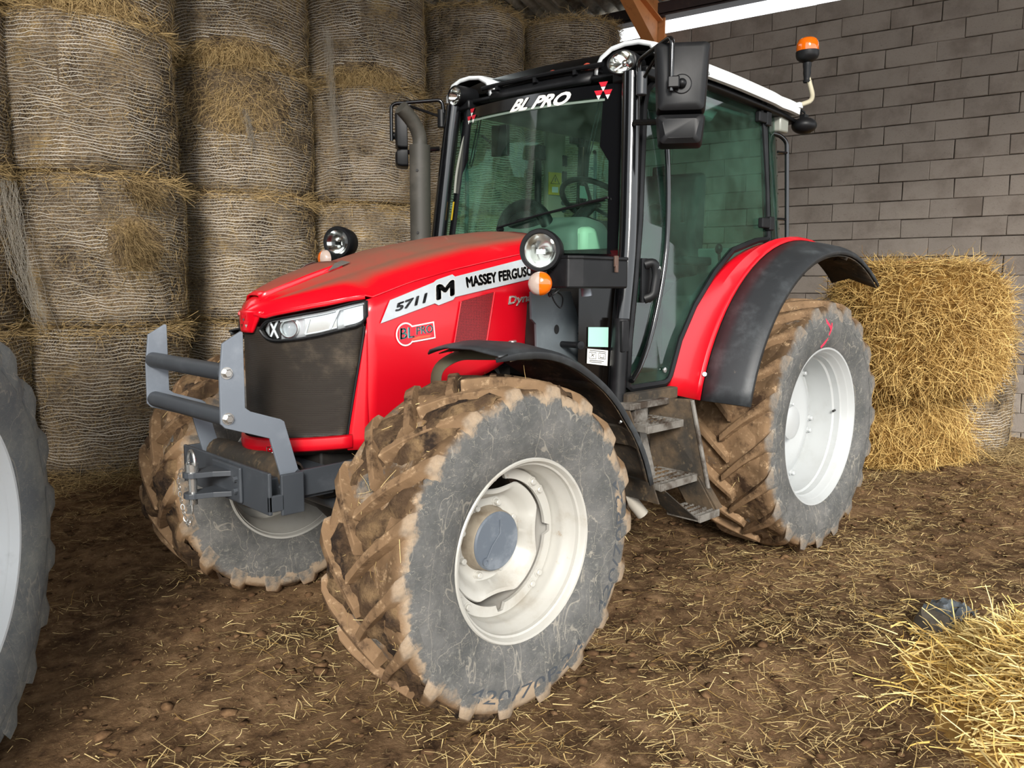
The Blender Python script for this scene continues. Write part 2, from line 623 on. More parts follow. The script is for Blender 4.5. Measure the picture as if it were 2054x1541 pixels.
def _vent():
    t = NT('perforated_red_screen')
    v = t.n('ShaderNodeTexVoronoi')
    v.inputs['Scale'].default_value = 150
    v.inputs['Randomness'].default_value = .15
    t.l(t.coord(), v.inputs['Vector'])
    c = t.mix(t.ramp(v.outputs['Distance'], .28, .42), lin('#2a0d0e'), lin('#8d2227'))
    return t.done(t.bsdf(c, .5, 0, .4))
m_vent = _vent()
def _tyre(name, r0, r1, hw, tan=.85, ca='#515251', cb_='#6b6a68'):
    """rubber: grey dusty flank inside radius r0, brown mud from r1 outwards"""
    t = NT(name)
    sep = t.n('ShaderNodeSeparateXYZ')
    t.l(t.coord(), sep.inputs[0])
    x, z = sep.outputs[0], sep.outputs[2]
    r = t.math('SQRT', t.math('ADD', t.math('MULTIPLY', x, x), t.math('MULTIPLY', z, z)))
    n1 = t.noise(5, 6, .7)
    n2 = t.noise(26, 6, .7)
    n3 = t.noise(2.2, 4, .6)
    c = t.mix(t.ramp(n1, .35, .7), lin(ca), lin(cb_))
    c = t.mix(t.math('MULTIPLY', t.ramp(n2, .55, .75), .7), c, lin('#8a8881'))
    sc = t.noise(40, 5, .7, (1, 1, .22), dist=.8)
    c = t.mix(t.math('MULTIPLY', t.ramp(sc, .6, .74), .5), c, lin('#a79f90'))
    for sc_, k_ in ((6, .35), (11, .28), (17, .22)):
        q = t.math('ABSOLUTE', t.math('SUBTRACT', t.noise(sc_, 3, .55, (1, 1, .45 if sc_ < 10 else 1.8), dist=.6), .5))
        c = t.mix(t.math('MULTIPLY', t.ramp(q, .007, .001), k_), c, lin('#b5ad9d'))
    edge = t.ramp(t.math('ADD', r, t.math('MULTIPLY', t.math('SUBTRACT', n1, .5), .30)), r0, r1)
    ya = t.math('ABSOLUTE', sep.outputs[1])
    ym = t.ramp(t.math('ADD', ya, t.math('MULTIPLY', t.math('SUBTRACT', n1, .5), .05)), hw + .004, hw - .014)
    edge = t.math('MULTIPLY', edge, ym)
    rt = t.ramp(t.math('ADD', r, t.math('MULTIPLY', t.math('SUBTRACT', t.noise(3.2, 5, .7), .5), .34)), r0 - .005, r0 + .012)
    c = t.mix(t.math('MULTIPLY', t.math('MULTIPLY', rt, t.ramp(t.noise(4.5, 5, .65), .40, .56)), tan), c, lin('#a8937a'))
    mudc = t.mix(t.ramp(n3, .38, .6), lin('#503e2b'), lin('#82684d'))
    mudc = t.mix(t.ramp(n2, .53, .70), mudc, lin('#ab9070'))
    mudc = t.mix(t.ramp(n1, .52, .68), mudc, lin('#3a2a1d'))
    c = t.mix(edge, c, mudc)
    b = t.bump(n2, .35, .008)
    b = t.bump(t.noise(110, 4, .65), .3, .003, b)
    return t.done(t.bsdf(c, .82, 0, .25, 0, b))
m_tyre_f = _tyre('muddy_tyre_rubber', .525, .56, .212)
m_tyre_r = _tyre('muddy_rear_tyre_rubber', .645, .675, .243, .4)
m_tyre_clean = _tyre('dusty_lightened_rubber', .72, .85, .243, .5, '#686b6d', '#888984')  # dusty rubber, greys also lightened because the sun misses this wheel
m_wetmud = mat('caked_mud', '#4b3928', .85, var=[('#7d6548', 7, .44, .62), ('#281d15', 5, .52, .62), ('#5a4632', 30, .5, .7)], bump=[(50, .8, .012), (160, .5, .004)], spec=.3)
m_tarp = mat('grey_plastic_sheet', '#5a6166', .35, var=[('#565d63', 8, .45, .7)])
m_stone = mat('grey_stone', '#6d665c', .85, var=[('#544d44', 6, .4, .7)], bump=[(30, .4, .006)])
m_dark = mat('dark_hollow', '#0b0b0b', .9)
m_leaf = mat('dry_leaf', '#b08a5a', .7)

# ------------------------------------------------------------------ setting: floor, block wall, roof
def gz(x, y):
    """ground height"""
    x, y = np.asarray(x, float), np.asarray(y, float)
    z = (fbm(x * 1.1 + 31, y * 1.1 + 17, 4, 3) - .5) * .10 + (fbm(x * 6 + 9, y * 6 + 40, 3, 9) - .5) * .045
    z = z - .08 * np.exp(-((x - .42) ** 2 / .10 + (y - 2.15) ** 2 / .30))
    u = x * .30 + y * .95                      # shallow ruts running across the frame
    z += .018 * np.sin(u * 7 + 2.2 * fbm(x * .8, y * .8, 2, 5))
    for (cx, cy, rad) in ((2.547, .82, .45), (2.547, -.82, .45), (0, .74, .5), (0, -.74, .5), (4.06, .12, .5)):
        w = np.exp(-((x - cx) ** 2 + (y - cy) ** 2) / (rad * rad))
        z = z * (1 - w) + .0 * w
    return z

def make_floor():
    nx, ny = 380, 330
    X, Y = np.meshgrid(np.linspace(-6.4, 8.0, nx), np.linspace(-6.6, 6.0, ny), indexing='ij')
    Z = gz(X, Y) + (fbm(X * 18, Y * 18, 2, 21) - .5) * .022
    V = np.stack([X, Y, Z], -1).reshape(-1, 3)
    i = np.arange(nx * ny).reshape(nx, ny)
    F = np.stack([i[:-1, :-1], i[1:, :-1], i[1:, 1:], i[:-1, 1:]], -1).reshape(-1, 4)
    me = fast_mesh('floor', V, F)
    me.materials.append(m_mud)
    me.polygons.foreach_set('use_smooth', [True] * len(me.polygons))
    o = link('floor', me)
    o['kind'] = 'structure'
    return o
floor = make_floor()
apron = MB()
apron.box((9, 4, -.16), (40, 40, .1))
oa = apron.build('trim_1', m_mud, smooth=0)
oa['kind'] = 'structure'

WP = Vector((-4.868, .783, 0))            # foot of the block wall, right edge of the view
WE = Vector((.18147, -.98340, 0))         # along the wall, away to the left
WN_ = Vector((.98340, .18147, 0))         # wall normal, into the barn
WR = Matrix(((WE.x, -WN_.x, 0), (WE.y, -WN_.y, 0), (0, 0, 1)))   # local x along wall, y into wall
def wpt(s, d, z):
    """s along the wall, d in front of it, z up"""
    return WP + WE * s + WN_ * d + Vector((0, 0, z))

def make_wall():
    top = 4.62
    b = MB()
    b.box(wpt(1.0, -.115, top / 2 - .05), (12.0, .2, top + .1), WR)
    w = b.build('wall_back', m_mortar, smooth=0)
    w['kind'] = 'structure'
    meshes = []
    for k in range(6):
        L, H, T = .486, .1945, .05
        c = MB()
        n = 3
        rr = random.Random(k)
        rows = []
        def J(): return (rr.random() - .5) * .007
        vs = []
        for (xx, zz) in ((-1, -1), (1, -1), (1, 1), (-1, 1)):
            vs.append(Vector((xx * L / 2 + J(), T / 2, zz * H / 2 + J())))
        vs2 = [Vector((v.x * .975, -T / 2 + J() * .6, v.z * .94)) for v in vs]
        mid = [Vector((v.x, -T / 2 + .008, v.z)) for v in vs]
        c.add(vs + mid + vs2, [(0, 1, 5, 4), (1, 2, 6, 5), (2, 3, 7, 6), (3, 0, 4, 7), (4, 5, 9, 8), (5, 6, 10, 9), (6, 7, 11, 10), (7, 4, 8, 11), (8, 9, 10, 11)])
        o = c.build('concrete_block', m_block, w, smooth=0)
        meshes.append(o.data)
        bpy.data.objects.remove(o)
    for k in range(24):
        z0 = -.134 + .2 * k
        if z0 + .2 > top + .07:
            break
        off = (.175 if k % 2 else .41) + random.uniform(-.03, .03)
        for i in range(-2, 12):
            s = off + .49 * (i - 1) + .245
            if s < -.75 or s > 5.4 or (z0 + .2 < .05):
                continue
            o = bpy.data.objects.new('concrete_block', random.choice(meshes))
            COL.objects.link(o)
            o.parent = w
            R = WR.to_4x4() @ Matrix.Rotation(random.uniform(-.004, .004), 4, 'Y')
            M = Matrix.Translation(wpt(s, .004 + random.uniform(-.003, .007), z0 + .1)) @ R
            o.matrix_basis = M
    return w
wall = make_wall()

def make_roof():
    eave, slope = 5.02, math.tan(math.radians(13))
    def rp(s, d, dz=0):
        return wpt(s, d, eave + slope * d + dz)
    roof = empty('ceiling', tuple(wpt(1, 0, eave)))
    roof['kind'] = 'structure'
    # corrugated sheets: ribs run down the slope to the wall
    width, pitch = 1.05, .177
    for k, s0 in enumerate(np.arange(-7.0, 7.4, 1.02)):
        for r, (d0, d1) in enumerate(((-.03, 2.3), (2.15, 6.4), (6.25, 12.6))):
            b = MB()
            rows = []
            nseg = 36
            for d in (d0, d1):
                row = []
                for j in range(nseg + 1):
                    s = s0 + width * j / nseg
                    row.append(rp(s, d, .028 * math.sin(2 * PI * s / pitch) + .012 * r + .008 * (k % 2)))
                rows.append(row)
            b.grid(rows)
            b.build('roof_sheet', m_roofsheet, roof, smooth=60, solid=.007)
    for d, sz in ((.12, .13), (1.55, .12), (3.1, .12), (4.7, .12), (6.3, .12), (8.2, .12), (10.2, .12)):
        b = MB()
        a, c = rp(-7, d, -.05 - sz / 2), rp(7.4, d, -.05 - sz / 2)
        b.box((a + c) / 2, ((c - a).length, .075, sz), WR)
        b.build('purlin', m_darksteel, roof, smooth=0, bevel=.004)
    # eaves beam above the light gap
    b = MB()
    b.box(wpt(.2, .02, 4.905), (14.4, .09, .15), WR)
    b.box(wpt(.2, .10, 4.838), (14.4, .16, .02), WR)
    b.build('eaves_beam', m_darksteel, roof, smooth=0, bevel=.004)
    return roof, rp
roof, roof_pt = make_roof()

def make_frame():
    """portal frame of orange primed steel sitting on the wall: sloping rafter with flanges, web and end stub"""
    f = empty('trim_2', tuple(wpt(4.02, .1, 4.5)))
    f['kind'] = 'structure'
    s = 4.02
    A, B = wpt(s, .12, 4.93), wpt(s, 10.4, 4.93 + 10.28 * math.tan(math.radians(13)))
    dirv = (B - A).normalized()
    nv = WE.cross(dirv).normalized()
    if nv.z < 0:
        nv = -nv
    L = (B - A).length
    R = Matrix((tuple((WE.x, dirv.x, nv.x)), (WE.y, dirv.y, nv.y), (WE.z, dirv.z, nv.z)))
    c = (A + B) / 2
    for nm, off, size in (('rafter_web', -.02, (.012, L, .26)), ('top_flange', .11, (.15, L, .016)), ('bottom_flange', -.15, (.15, L, .016))):
        b = MB()
        b.box(c + nv * off, size, R)
        b.build(nm, m_primer, f, smooth=0, bevel=.002)
    # haunch: deepens towards the wall, with its own sloping flange
    p = [A + nv * -.14, A + dirv * 1.5 + nv * -.14, A + nv * -.14 + Vector((0, 0, -.42))]
    b = MB()
    b.prism([q - WE * .006 for q in p], WE * .012)
    b.build('haunch_web', m_primer, f, smooth=0)
    b = MB()
    q0, q1 = p[2], p[1]
    dv = (q1 - q0).normalized()
    nn = WE.cross(dv).normalized()
    R2 = Matrix(((WE.x, dv.x, nn.x), (WE.y, dv.y, nn.y), (WE.z, dv.z, nn.z)))
    b.box((q0 + q1) / 2, (.15, (q1 - q0).length, .016), R2)
    b.build('haunch_flange', m_primer, f, smooth=0, bevel=.002)
    b = MB()
    b.box(wpt(s, .09, 4.62), (.16, .018, .66), WR)
    b.build('end_plate', m_primer, f, smooth=0, bevel=.002)
    b = MB()
    b.box(wpt(s, .0, 4.46), (.15, .15, .36), WR)
    b.build('column_stub', m_primer, f, smooth=0, bevel=.003)
    b = MB()
    b.tube([roof_pt(3.98, .9, -.32), roof_pt(1.2, 3.1, -.2)], .022, 8)
    b.build('roof_brace', m_darksteel, f)
    return f
frame = make_frame()
b = MB()
b.box((1.2, -7.0, 2.9), (20, .12, 6.2))
o = b.build('wall_light_stop', m_whitewall, smooth=0)  # unseen sheet added behind the bales to stop light leaking in
o['kind'] = 'structure'
b = MB()
b.box(wpt(5.9, 12.6, 3.9), (7.8, .12, 8.2), WR)
o = b.build('wall_shade_front', m_darksteel, smooth=0)  # unseen wall added and sized to hold light off the left side
o['kind'] = 'structure'
# ------------------------------------------------------------------ wrapped bales
def bale_mesh(seed, H=1.2, R=.66):
    """barrel with soft rims, dents and slack bulges; axis z, base at 0"""
    n, k = 72, 26
    A = np.linspace(0, 2 * PI, n, endpoint=False)
    zs = np.concatenate([[0], np.linspace(.02, .98, k), [1]])
    rows = []
    def rad(a, t):
        edge = 1 - .085 * np.clip((.10 - t) / .10, 0, 1) ** 2 - .085 * np.clip((t - .90) / .10, 0, 1) ** 2
        bulge = 1 + .018 * np.sin(PI * t)
        nz = (fbm(a * 2.2 + seed * 7, t * 3 + seed, 3, seed) - .5) * .075 * np.sin(np.minimum(a, 2 * PI - a) / 2 + .4)
        return R * (edge * bulge + nz)
    for t in zs:
        r = rad(A, np.full_like(A, t))
        rows.append(np.stack([r * np.cos(A), r * np.sin(A), np.full_like(A, t * H)], -1))
    V = np.concatenate(rows + [np.array([[0, 0, .01], [0, 0, H - .01 + .03]])])
    F = []
    m = len(zs)
    for i in range(m - 1):
        for j in range(n):
            F.append((i * n + j, i * n + (j + 1) % n, (i + 1) * n + (j + 1) % n, (i + 1) * n + j))
    c0, c1 = m * n, m * n + 1
    T = [(c0, (j + 1) % n, j) for j in range(n)] + [(c1, (m - 1) * n + j, (m - 1) * n + (j + 1) % n) for j in range(n)]
    me = bpy.data.meshes.new('hay_body')
    me.from_pydata(V.tolist(), [], F + T)
    me.polygons.foreach_set('use_smooth', [True] * len(me.polygons))
    me.materials.append(m_bale)
    return me, rad

def net_mesh(seed, rad, H=1.2, holes=()):
    """woven net: ring threads with zigzag threads between them, slack and uneven; holes = torn areas (angle, t, da, dt)"""
    rng = np.random.default_rng(seed + 100)
    n, rings = 180, 44
    A = np.arange(n) / n * 2 * PI
    Vs, Fs, Ts = [], [], []
    base = 0
    pos = []
    for i in range(rings):
        t0 = .015 + .97 * i / (rings - 1)
        wob = (fbm(np.cos(A) * 3 + seed, np.sin(A) * 3 + i * .12, 3, seed + 3) - .5) * .055 + (fbm(A * 9, A * 0 + i * 3.7, 2, seed + 9) - .5) * .016
        t = np.clip(t0 + wob * (1 - abs(2 * t0 - 1) ** 4), .004, .996)
        pos.append(t)
    def pt(a, t, off):
        r = rad(a, t) + off
        return np.stack([r * np.cos(a), r * np.sin(a), t * H], -1)
    def inhole(a, t):
        k = np.zeros_like(a, bool)
        for (ha, ht, da, dt) in holes:
            k |= (((a - ha + PI) % (2 * PI) - PI) / da) ** 2 + ((t - ht) / dt) ** 2 < 1
        return k
    for i in range(rings):
        t = pos[i]
        w = .0015 + .0015 * vnoise(A * 4 + i * 5.1, A * 0 + i, seed)
        lo, hi = pt(A, t - w / H, .004), pt(A, t + w / H, .004)
        q = np.concatenate([lo, hi])
        j = np.arange(n)
        F = np.stack([j, (j + 1) % n, n + (j + 1) % n, n + j], -1)
        F = F[~inhole(A, t)]
        Vs.append(q); Fs.append(F + base); base += len(q)
        Ts.append(np.tile(np.clip(1.5 * vnoise(A * 2.2 + 2, A * 0 + i * .16, seed + 5) - .1 + .25 * (vnoise(A * 11, A * 0 + i, seed + 6) - .5), 0, 1), 2))
    for i in range(rings - 1):
        up = (np.arange(n) % 2 == 0)
        a2 = A + rng.normal(size=n) * .004
        p0 = pt(a2, pos[i], .003)
        p1 = pt(np.roll(a2, -1) if i % 2 else np.roll(a2, 1), pos[i + 1], .003)
        tang = np.stack([-np.sin(A), np.cos(A), A * 0], -1) * .0009
        q = np.concatenate([p0 - tang, p0 + tang, p1 + tang, p1 - tang])
        j = np.arange(n)
        F = np.stack([j, n + j, 2 * n + j, 3 * n + j], -1)
        keep = (rng.random(n) < .8) & ~inhole(A, pos[i])
        Vs.append(q); Fs.append(F[keep] + base); base += len(q)
        Ts.append(np.tile(np.clip(1.1 * vnoise(A * 2.2 + 2, A * 0 + i * .16, seed + 5) - .1, 0, 1), 4))
    me = fast_mesh('net_wrap', np.concatenate(Vs), np.concatenate(Fs), np.concatenate(Ts))
    me.materials.append(m_net)
    return me

def tuft_mesh(seed, rad, H=1.2, holes=()):
    """hay poking out: fringe at both rims, stray stems on the flank, thick tufts out of the tears"""
    rng = np.random.default_rng(seed + 500)
    P, D, L, W = [], [], [], []
    def put(a, t, n_out, n_tan, n_up, ln, w, off=.0):
        r = rad(a, t) + off
        e = np.stack([np.cos(a), np.sin(a), a * 0], -1)
        g = np.stack([-np.sin(a), np.cos(a), a * 0], -1)
        P.append(e * r[:, None] + np.array([0, 0, 1.]) * (t * H)[:, None])
        D.append(e * n_out[:, None] + g * n_tan[:, None] + np.array([0, 0, 1.]) * n_up[:, None])
        L.append(ln); W.append(np.full(len(a), w))
    n = 2600
    a = rng.random(n) * 2 * PI
    put(a, np.clip(1 - rng.random(n) ** 2 * .06, 0, 1), rng.random(n) * .5 + .1, rng.normal(size=n) * 1.1, rng.normal(size=n) * .25 - .1, rng.random(n) * .19 + .04, .004, -.03)
    n = 1300
    a = rng.random(n) * 2 * PI
    put(a, rng.random(n) ** 2 * .05, rng.random(n) * .5 + .1, rng.normal(size=n) * 1.1, rng.normal(size=n) * .25, rng.random(n) * .10 + .03, .003, -.03)
    n = 5200
    a = rng.random(n) * 2 * PI
    put(a, rng.random(n), rng.random(n) * .12, rng.normal(size=n), rng.normal(size=n), rng.random(n) * .10 + .02, .0024, .004)
    for (ha, ht, da, dt) in holes:
        n = 1100 if da < .5 else 2200
        a = ha + rng.normal(size=n) * da * .5
        put(a, np.clip(ht + rng.normal(size=n) * dt * .5, .01, .99), rng.random(n) * (.9 if da < .5 else .25) + (.2 if da < .5 else .05), rng.normal(size=n) * .5, -rng.random(n) * 1.4, rng.random(n) * .16 + .05, .0035, -.02)
    nn = [len(q) for q in L]
    tn = np.concatenate([(.45 + .55 * rng.random(q)) if i < 2 else (.15 + .85 * rng.random(q)) if i == 2 else ((.1 + .35 * rng.random(q)) if holes[i - 3][2] < .5 else (.5 + .5 * rng.random(q))) for i, q in enumerate(nn)])
    V, F, T = strands(np.concatenate(P), np.concatenate(D), np.concatenate(L), np.concatenate(W), .5, rng, tint=tn)
    me = fast_mesh('loose_hay', V, F, T)
    me.materials.append(m_straw_old)
    return me

BALE_KINDS = []
def bale_kind(seed, holes=()):
    me, rad = bale_mesh(seed)
    BALE_KINDS.append((me, net_mesh(seed, rad, holes=holes), tuft_mesh(seed, rad, holes=holes)))
# angles are in the bale's own frame; rotations below turn the torn side to the front
for sd, hl in ((1, ()), (2, ((-.05, .70, .72, .26),)), (3, ((.0, .08, .6, .08),)), (4, ()), (5, ((.38, .55, .34, .18), (.5, .93, .2, .08)))):
    bale_kind(sd, hl)

def make_bale(x, y, z, kind, rz, label, s=(1, 1, 1), group='net wrapped round bales stacked on end', tilt=(0, 0)):
    me, nt, tf = BALE_KINDS[kind]
    R = Matrix.Rotation(rz, 4, 'Z') @ Matrix.Rotation(tilt[0], 4, 'X') @ Matrix.Rotation(tilt[1], 4, 'Y') @ Matrix.Diagonal((*s, 1))
    t = empty('wrapped_bale', (x, y, z), R, local=True)
    tag(t, label, 'bale', group)
    link('hay_body', me, t)
    o = link('net_wrap', nt, t); o['kind'] = 'stuff'
    o = link('loose_hay', tf, t); o['kind'] = 'stuff'
    return t

COLS = [(3.43, -4.46), (2.19, -4.43), (.62, -4.93), (-.74, -4.72), (-2.13, -4.56), (-3.34, -3.98)]
ORD = ['first stack at the left edge', 'stack behind the left rear of the open floor', 'stack behind the nose of the tractor', 'stack behind the exhaust pipe', 'stack behind the cab', 'last stack against the block wall']
COLN = ['stack cut by left picture edge', 'stack left of grey bumper', 'stack above tractor nose', 'stack behind exhaust pipe', 'stack behind windscreen', 'stack touching block wall']
LAY = ['bottom bale', 'second bale up', 'third bale up', 'topmost bale']
LOOK = {(3, 3): 'golden tuft under its rim', (1, 1): 'hay bursting from a tear', (2, 2): 'torn net, golden hay', (1, 2): 'tightly netted', (2, 3): 'loose golden lower rim', (1, 3): 'torn lower rim', (4, 3): 'dark knot in net', (5, 3): 'under the roof'}
fc = math.atan2(CAM.y + 4.8, CAM.x - .7)
for ci, (x, y) in enumerate(COLS):
    for k in range(4):
        if ci == 0 and k == 3:
            pass
        kind = {(1, 1): 4, (2, 2): 1, (1, 3): 2, (2, 3): 2, (3, 2): 0, (4, 3): 3, (3, 3): 2}.get((ci, k), (ci * 2 + k * 3) % 2 * 3)
        ang = math.atan2(CAM.y - y, CAM.x - x)
        s = random.uniform(.97, 1.03)
        if ci == 1: s = 1.0
        if ci == 1 and k == 2: s = 1.03
        if ci == 2: s = 1.07
        if ci == 5: s = .95
        jx, jy = random.uniform(-.03, .03), random.uniform(-.03, .03)
        if kind in (0, 3): ang += random.uniform(-2, 2)
        look = LOOK.get((ci, k), 'greyish net')
        make_bale(x + jx, y + jy, (1.2 if ci < 4 else 1.175) * k + .004, kind, ang, '%s of the %s, %s' % (LAY[k], COLN[ci], look), (s, s, .998 if ci < 4 else .977), tilt=(random.uniform(-.012, .012), 0))
make_bale(-3.93, .33, .0, 0, 2.0, 'single netted bale standing at the foot of the block wall behind the loose hay', (.97, .97, .96), None)

# torn net hanging between stacks
def hang_net(name, top, bot, w, n, label, seed, sag=.06):
    rng = np.random.default_rng(seed)
    top, bot = np.array(top), np.array(bot)
    side = np.array([.80, .60, 0])
    Vs, Fs, Ts = [], [], []
    base = 0
    for i in range(n):
        u = rng.normal() * w * .5
        k = 14
        t = np.linspace(0, 1, k + 1)[:, None] * (.75 + .25 * rng.random())
        c = top + (bot - top) * t + side * (u * (1 - .5 * t)) + rng.normal(size=(k + 1, 3)) * .012 + np.array([.6, .8, 0]) * (sag * np.sin(t * PI) + .01)
        ww = side * .0012
        V = np.stack([c - ww, c + ww], 1).reshape(-1, 3)
        q = np.arange(k)[:, None] * 2 + np.array([[0, 1, 3, 2]])
        Vs.append(V); Fs.append(q + base); base += len(V); Ts.append(np.full(len(V), .5 + .5 * rng.random()))
    me = fast_mesh(name, np.concatenate(Vs), np.concatenate(Fs), np.concatenate(Ts))
    me.materials.append(m_net)
    o = link(name, me)
    tag(o, label, 'net', None)
    o['kind'] = 'stuff'
    return o
hang_net('hanging_net', (-.02, -4.28, 4.05), (-.05, -4.20, 2.75), .12, 60, 'ragged net strands hanging down between the stacks above the tractor nose', 4)
hang_net('hanging_net', (.86, -4.28, 3.15), (.83, -4.23, 2.80), .10, 50, 'short knotted strip of torn net on the golden bale', 5)
hang_net('hanging_net', (2.95, -3.98, 2.3), (2.78, -3.80, 1.15), .16, 70, 'grey net trailing down at the left picture edge', 6, .1)

# ------------------------------------------------------------------ loose hay bales on the right
def loose_bale(name, c, R, H, prof, n_str, label, seed, hang=.5, lens=(.10, .34)):
    rng = np.random.default_rng(seed)
    t = empty(name, c)
    tag(t, label, 'hay bale')
    n, k = 64, 18
    A = np.linspace(0, 2 * PI, n, endpoint=False)
    def rad(a, tt):
        return R * np.interp(tt, prof[0], prof[1]) * (1 + (fbm(np.cos(a) * 1.7 + seed, np.sin(a) * 1.7 + tt * 2, 3, seed) - .5) * .22)
    rows = []
    for tt in np.linspace(0, 1, k):
        r = rad(A, np.full(n, tt)) - .03
        rows.append([Vector((c[0] + r[j] * math.cos(A[j]), c[1] + r[j] * math.sin(A[j]), c[2] + tt * H)) for j in range(n)])
    b = MB()
    b.grid(rows, closed=True)
    b.f.append(tuple(range(n))[::-1]); b.mi.append(0)
    b.v.append((c[0], c[1], c[2] + H - .03))
    L = len(b.v) - 1
    for j in range(n):
        b.f.append(((k - 1) * n + j, (k - 1) * n + (j + 1) % n, L)); b.mi.append(0)
    b.build('hay_core', m_hay_core, t, smooth=80)
    m = n_str
    a = rng.random(m) * 2 * PI
    tt = rng.random(m)
    top = rng.random(m) < .22
    r = rad(a, tt) - .04
    r = np.where(top, rad(a, np.full(m, 1.0)) * np.sqrt(rng.random(m)), r)
    z = np.where(top, H - .03, tt * H)
    e = np.stack([np.cos(a), np.sin(a), a * 0], -1)
    g = np.stack([-np.sin(a), np.cos(a), a * 0], -1)
    P = e * r[:, None] + np.array([0, 0, 1.]) * z[:, None] + np.array(c)
    out = np.where(top, rng.normal(size=m) * .8, .15 + .5 * rng.random(m))
    tan = rng.normal(size=m) * .9
    up = np.where(top, .2 * rng.random(m), -hang + rng.normal(size=m) * .7)
    D = e * out[:, None] + g * tan[:, None] + np.array([0, 0, 1.]) * up[:, None]
    V, F, T = strands(P, D, rng.random(m) ** 1.5 * (lens[1] - lens[0]) + lens[0], .0050, .5, rng)
    V[:, 2] = np.maximum(V[:, 2], .015)
    me = fast_mesh('hay_stems', V, F, T)
    me.materials.append(m_hay_gold)
    o = link('hay_stems', me, t)
    o['kind'] = 'stuff'
    return t
HX, HY = -2.98, .44
loose_bale('loose_hay_bale', (HX - .06, HY - .16, 0), .60, .66, ([0, .3, .7, 1], [1.08, .95, .80, .76]), 17000, 'lower loose yellow hay bale spilling over the floor beside the rear wheel', 21, 1.2, (.12, .40))
lb = loose_bale('loose_hay_bale', (HX + .06, HY - .02, .68), .70, 1.06, ([0, .08, .28, .62, .82, .93, 1], [.70, .88, 1.0, 1.03, .97, .86, .62]), 26000, 'upper loose unwrapped brown gold hay bale sitting on the lower one', 22, .5, (.07, .24))
b = MB()
q = [(HX + .06 + .30 * math.cos(a), HY + .30 * math.sin(a), 1.735 + .012 * math.sin(a * 5)) for a in np.linspace(-1.2, 2.2, 14)]
b.tube(q, .007, 5)
b.tube([(p[0] + .02, p[1] - .03, p[2] + .008) for p in q], .006, 5)
b.build('red_twine', mat('red_twine', '#b4492f', .6), lb)

# ------------------------------------------------------------------ straw on the floor
def scatter(name, N, seed, dens, lens, w, m, label, lift=.006, flat=.16, aniso=None):
    rng = np.random.default_rng(seed)
    X = rng.uniform(-5.0, 4.6, N * 6)
    Y = rng.uniform(-4.4, 3.6, N * 6)
    keep = (rng.random(N * 6) < dens(X, Y)) & ((X + 4.868) * .9834 + (Y - .783) * .1815 > .12)
    X, Y = X[keep][:N], Y[keep][:N]
    n = len(X)
    Z = gz(X, Y) + lift + rng.random(n) * .012
    a = rng.random(n) * 2 * PI
    if aniso:
        a = np.where(rng.random(n) < .6, aniso + rng.normal(size=n) * .35, a)
    D = np.stack([np.cos(a), np.sin(a), rng.normal(size=n) * flat], -1)
    L = lens[0] + (lens[1] - lens[0]) * rng.random(n) ** 2.2
    face = np.stack([rng.normal(size=n) * .3, rng.normal(size=n) * .3, np.ones(n)], -1)
    V, F, T = strands(np.stack([X, Y, Z], -1), D, L, w[0] + (w[1] - w[0]) * rng.random(n), .13, rng, face=face)
    V[:, 2] = np.maximum(V[:, 2], np.repeat(gz(X, Y), 8) + .002)
    me = fast_mesh(name, V, F, T)
    me.materials.append(m)
    o = link(name, me)
    tag(o, label, 'straw')
    o['kind'] = 'stuff'
    return o
def d_main(x, y):
    d = .16 + .95 * np.clip((fbm(x * 1.3 + 5, y * 1.3 + 3, 4, 14) - .44) * 3.2, 0, 1)
    d += .5 * np.exp(-((x - 1.0) ** 2 + (y - 2.0) ** 2) / 1.2) + .6 * np.exp(-((x + 1.6) ** 2 + (y - 1.1) ** 2) / .8)
    d *= np.where((x > -1) & (x < 4.2) & (y < .6) & (y > -3.4), .35, 1)
    return np.clip(d, 0, 1)
def d_clump(x, y):
    return np.clip((fbm(x * 1.7 + 11, y * 1.7 + 8, 4, 33) - .56) * 7, 0, 1)
scatter('scattered_straw', 30000, 41, d_main, (.02, .12), (.0022, .0042), m_straw, 'loose straw stems scattered over the brown earth floor', aniso=2.4)
scatter('straw_chaff', 70000, 42, lambda x, y: np.clip(d_main(x, y) + .25, 0, 1), (.008, .035), (.0016, .0034), m_straw_old, 'short chaff trodden into the brown earth floor', lift=.003)
scatter('straw_clumps', 13000, 43, d_clump, (.03, .13), (.002, .004), m_straw, 'denser wisps of straw lying in patches on the floor', lift=.012, flat=.3)

def foot_litter():
    rng = np.random.default_rng(77)
    n = 9000
    s = rng.random(n)
    px = np.interp(s, [0, .2, .4, .6, .8, 1], [c[0] for c in COLS]) + rng.normal(size=n) * .35
    py = np.interp(s, [0, .2, .4, .6, .8, 1], [c[1] + .78 for c in COLS]) + np.abs(rng.normal(size=n)) * .28 - .12
    k = 2500
    px[:k] = -4.2 + rng.random(k) * 1.2
    py[:k] = .5 + rng.random(k) * 1.3
    P = np.stack([px, py, gz(px, py) + rng.random(n) ** 3 * .12], -1)
    D = rng.normal(size=(n, 3)) * [1, 1, .3]
    V, F, T = strands(P, D, rng.random(n) * .18 + .05, .0035, .5, rng)
    V[:, 2] = np.maximum(V[:, 2], .005)
    me = fast_mesh('hay_litter', V, F, T)
    me.materials.append(m_straw_old)
    o = link('hay_litter', me)
    tag(o, 'drift of dull fallen hay along the foot of the stacks', 'hay')
    o['kind'] = 'stuff'
foot_litter()

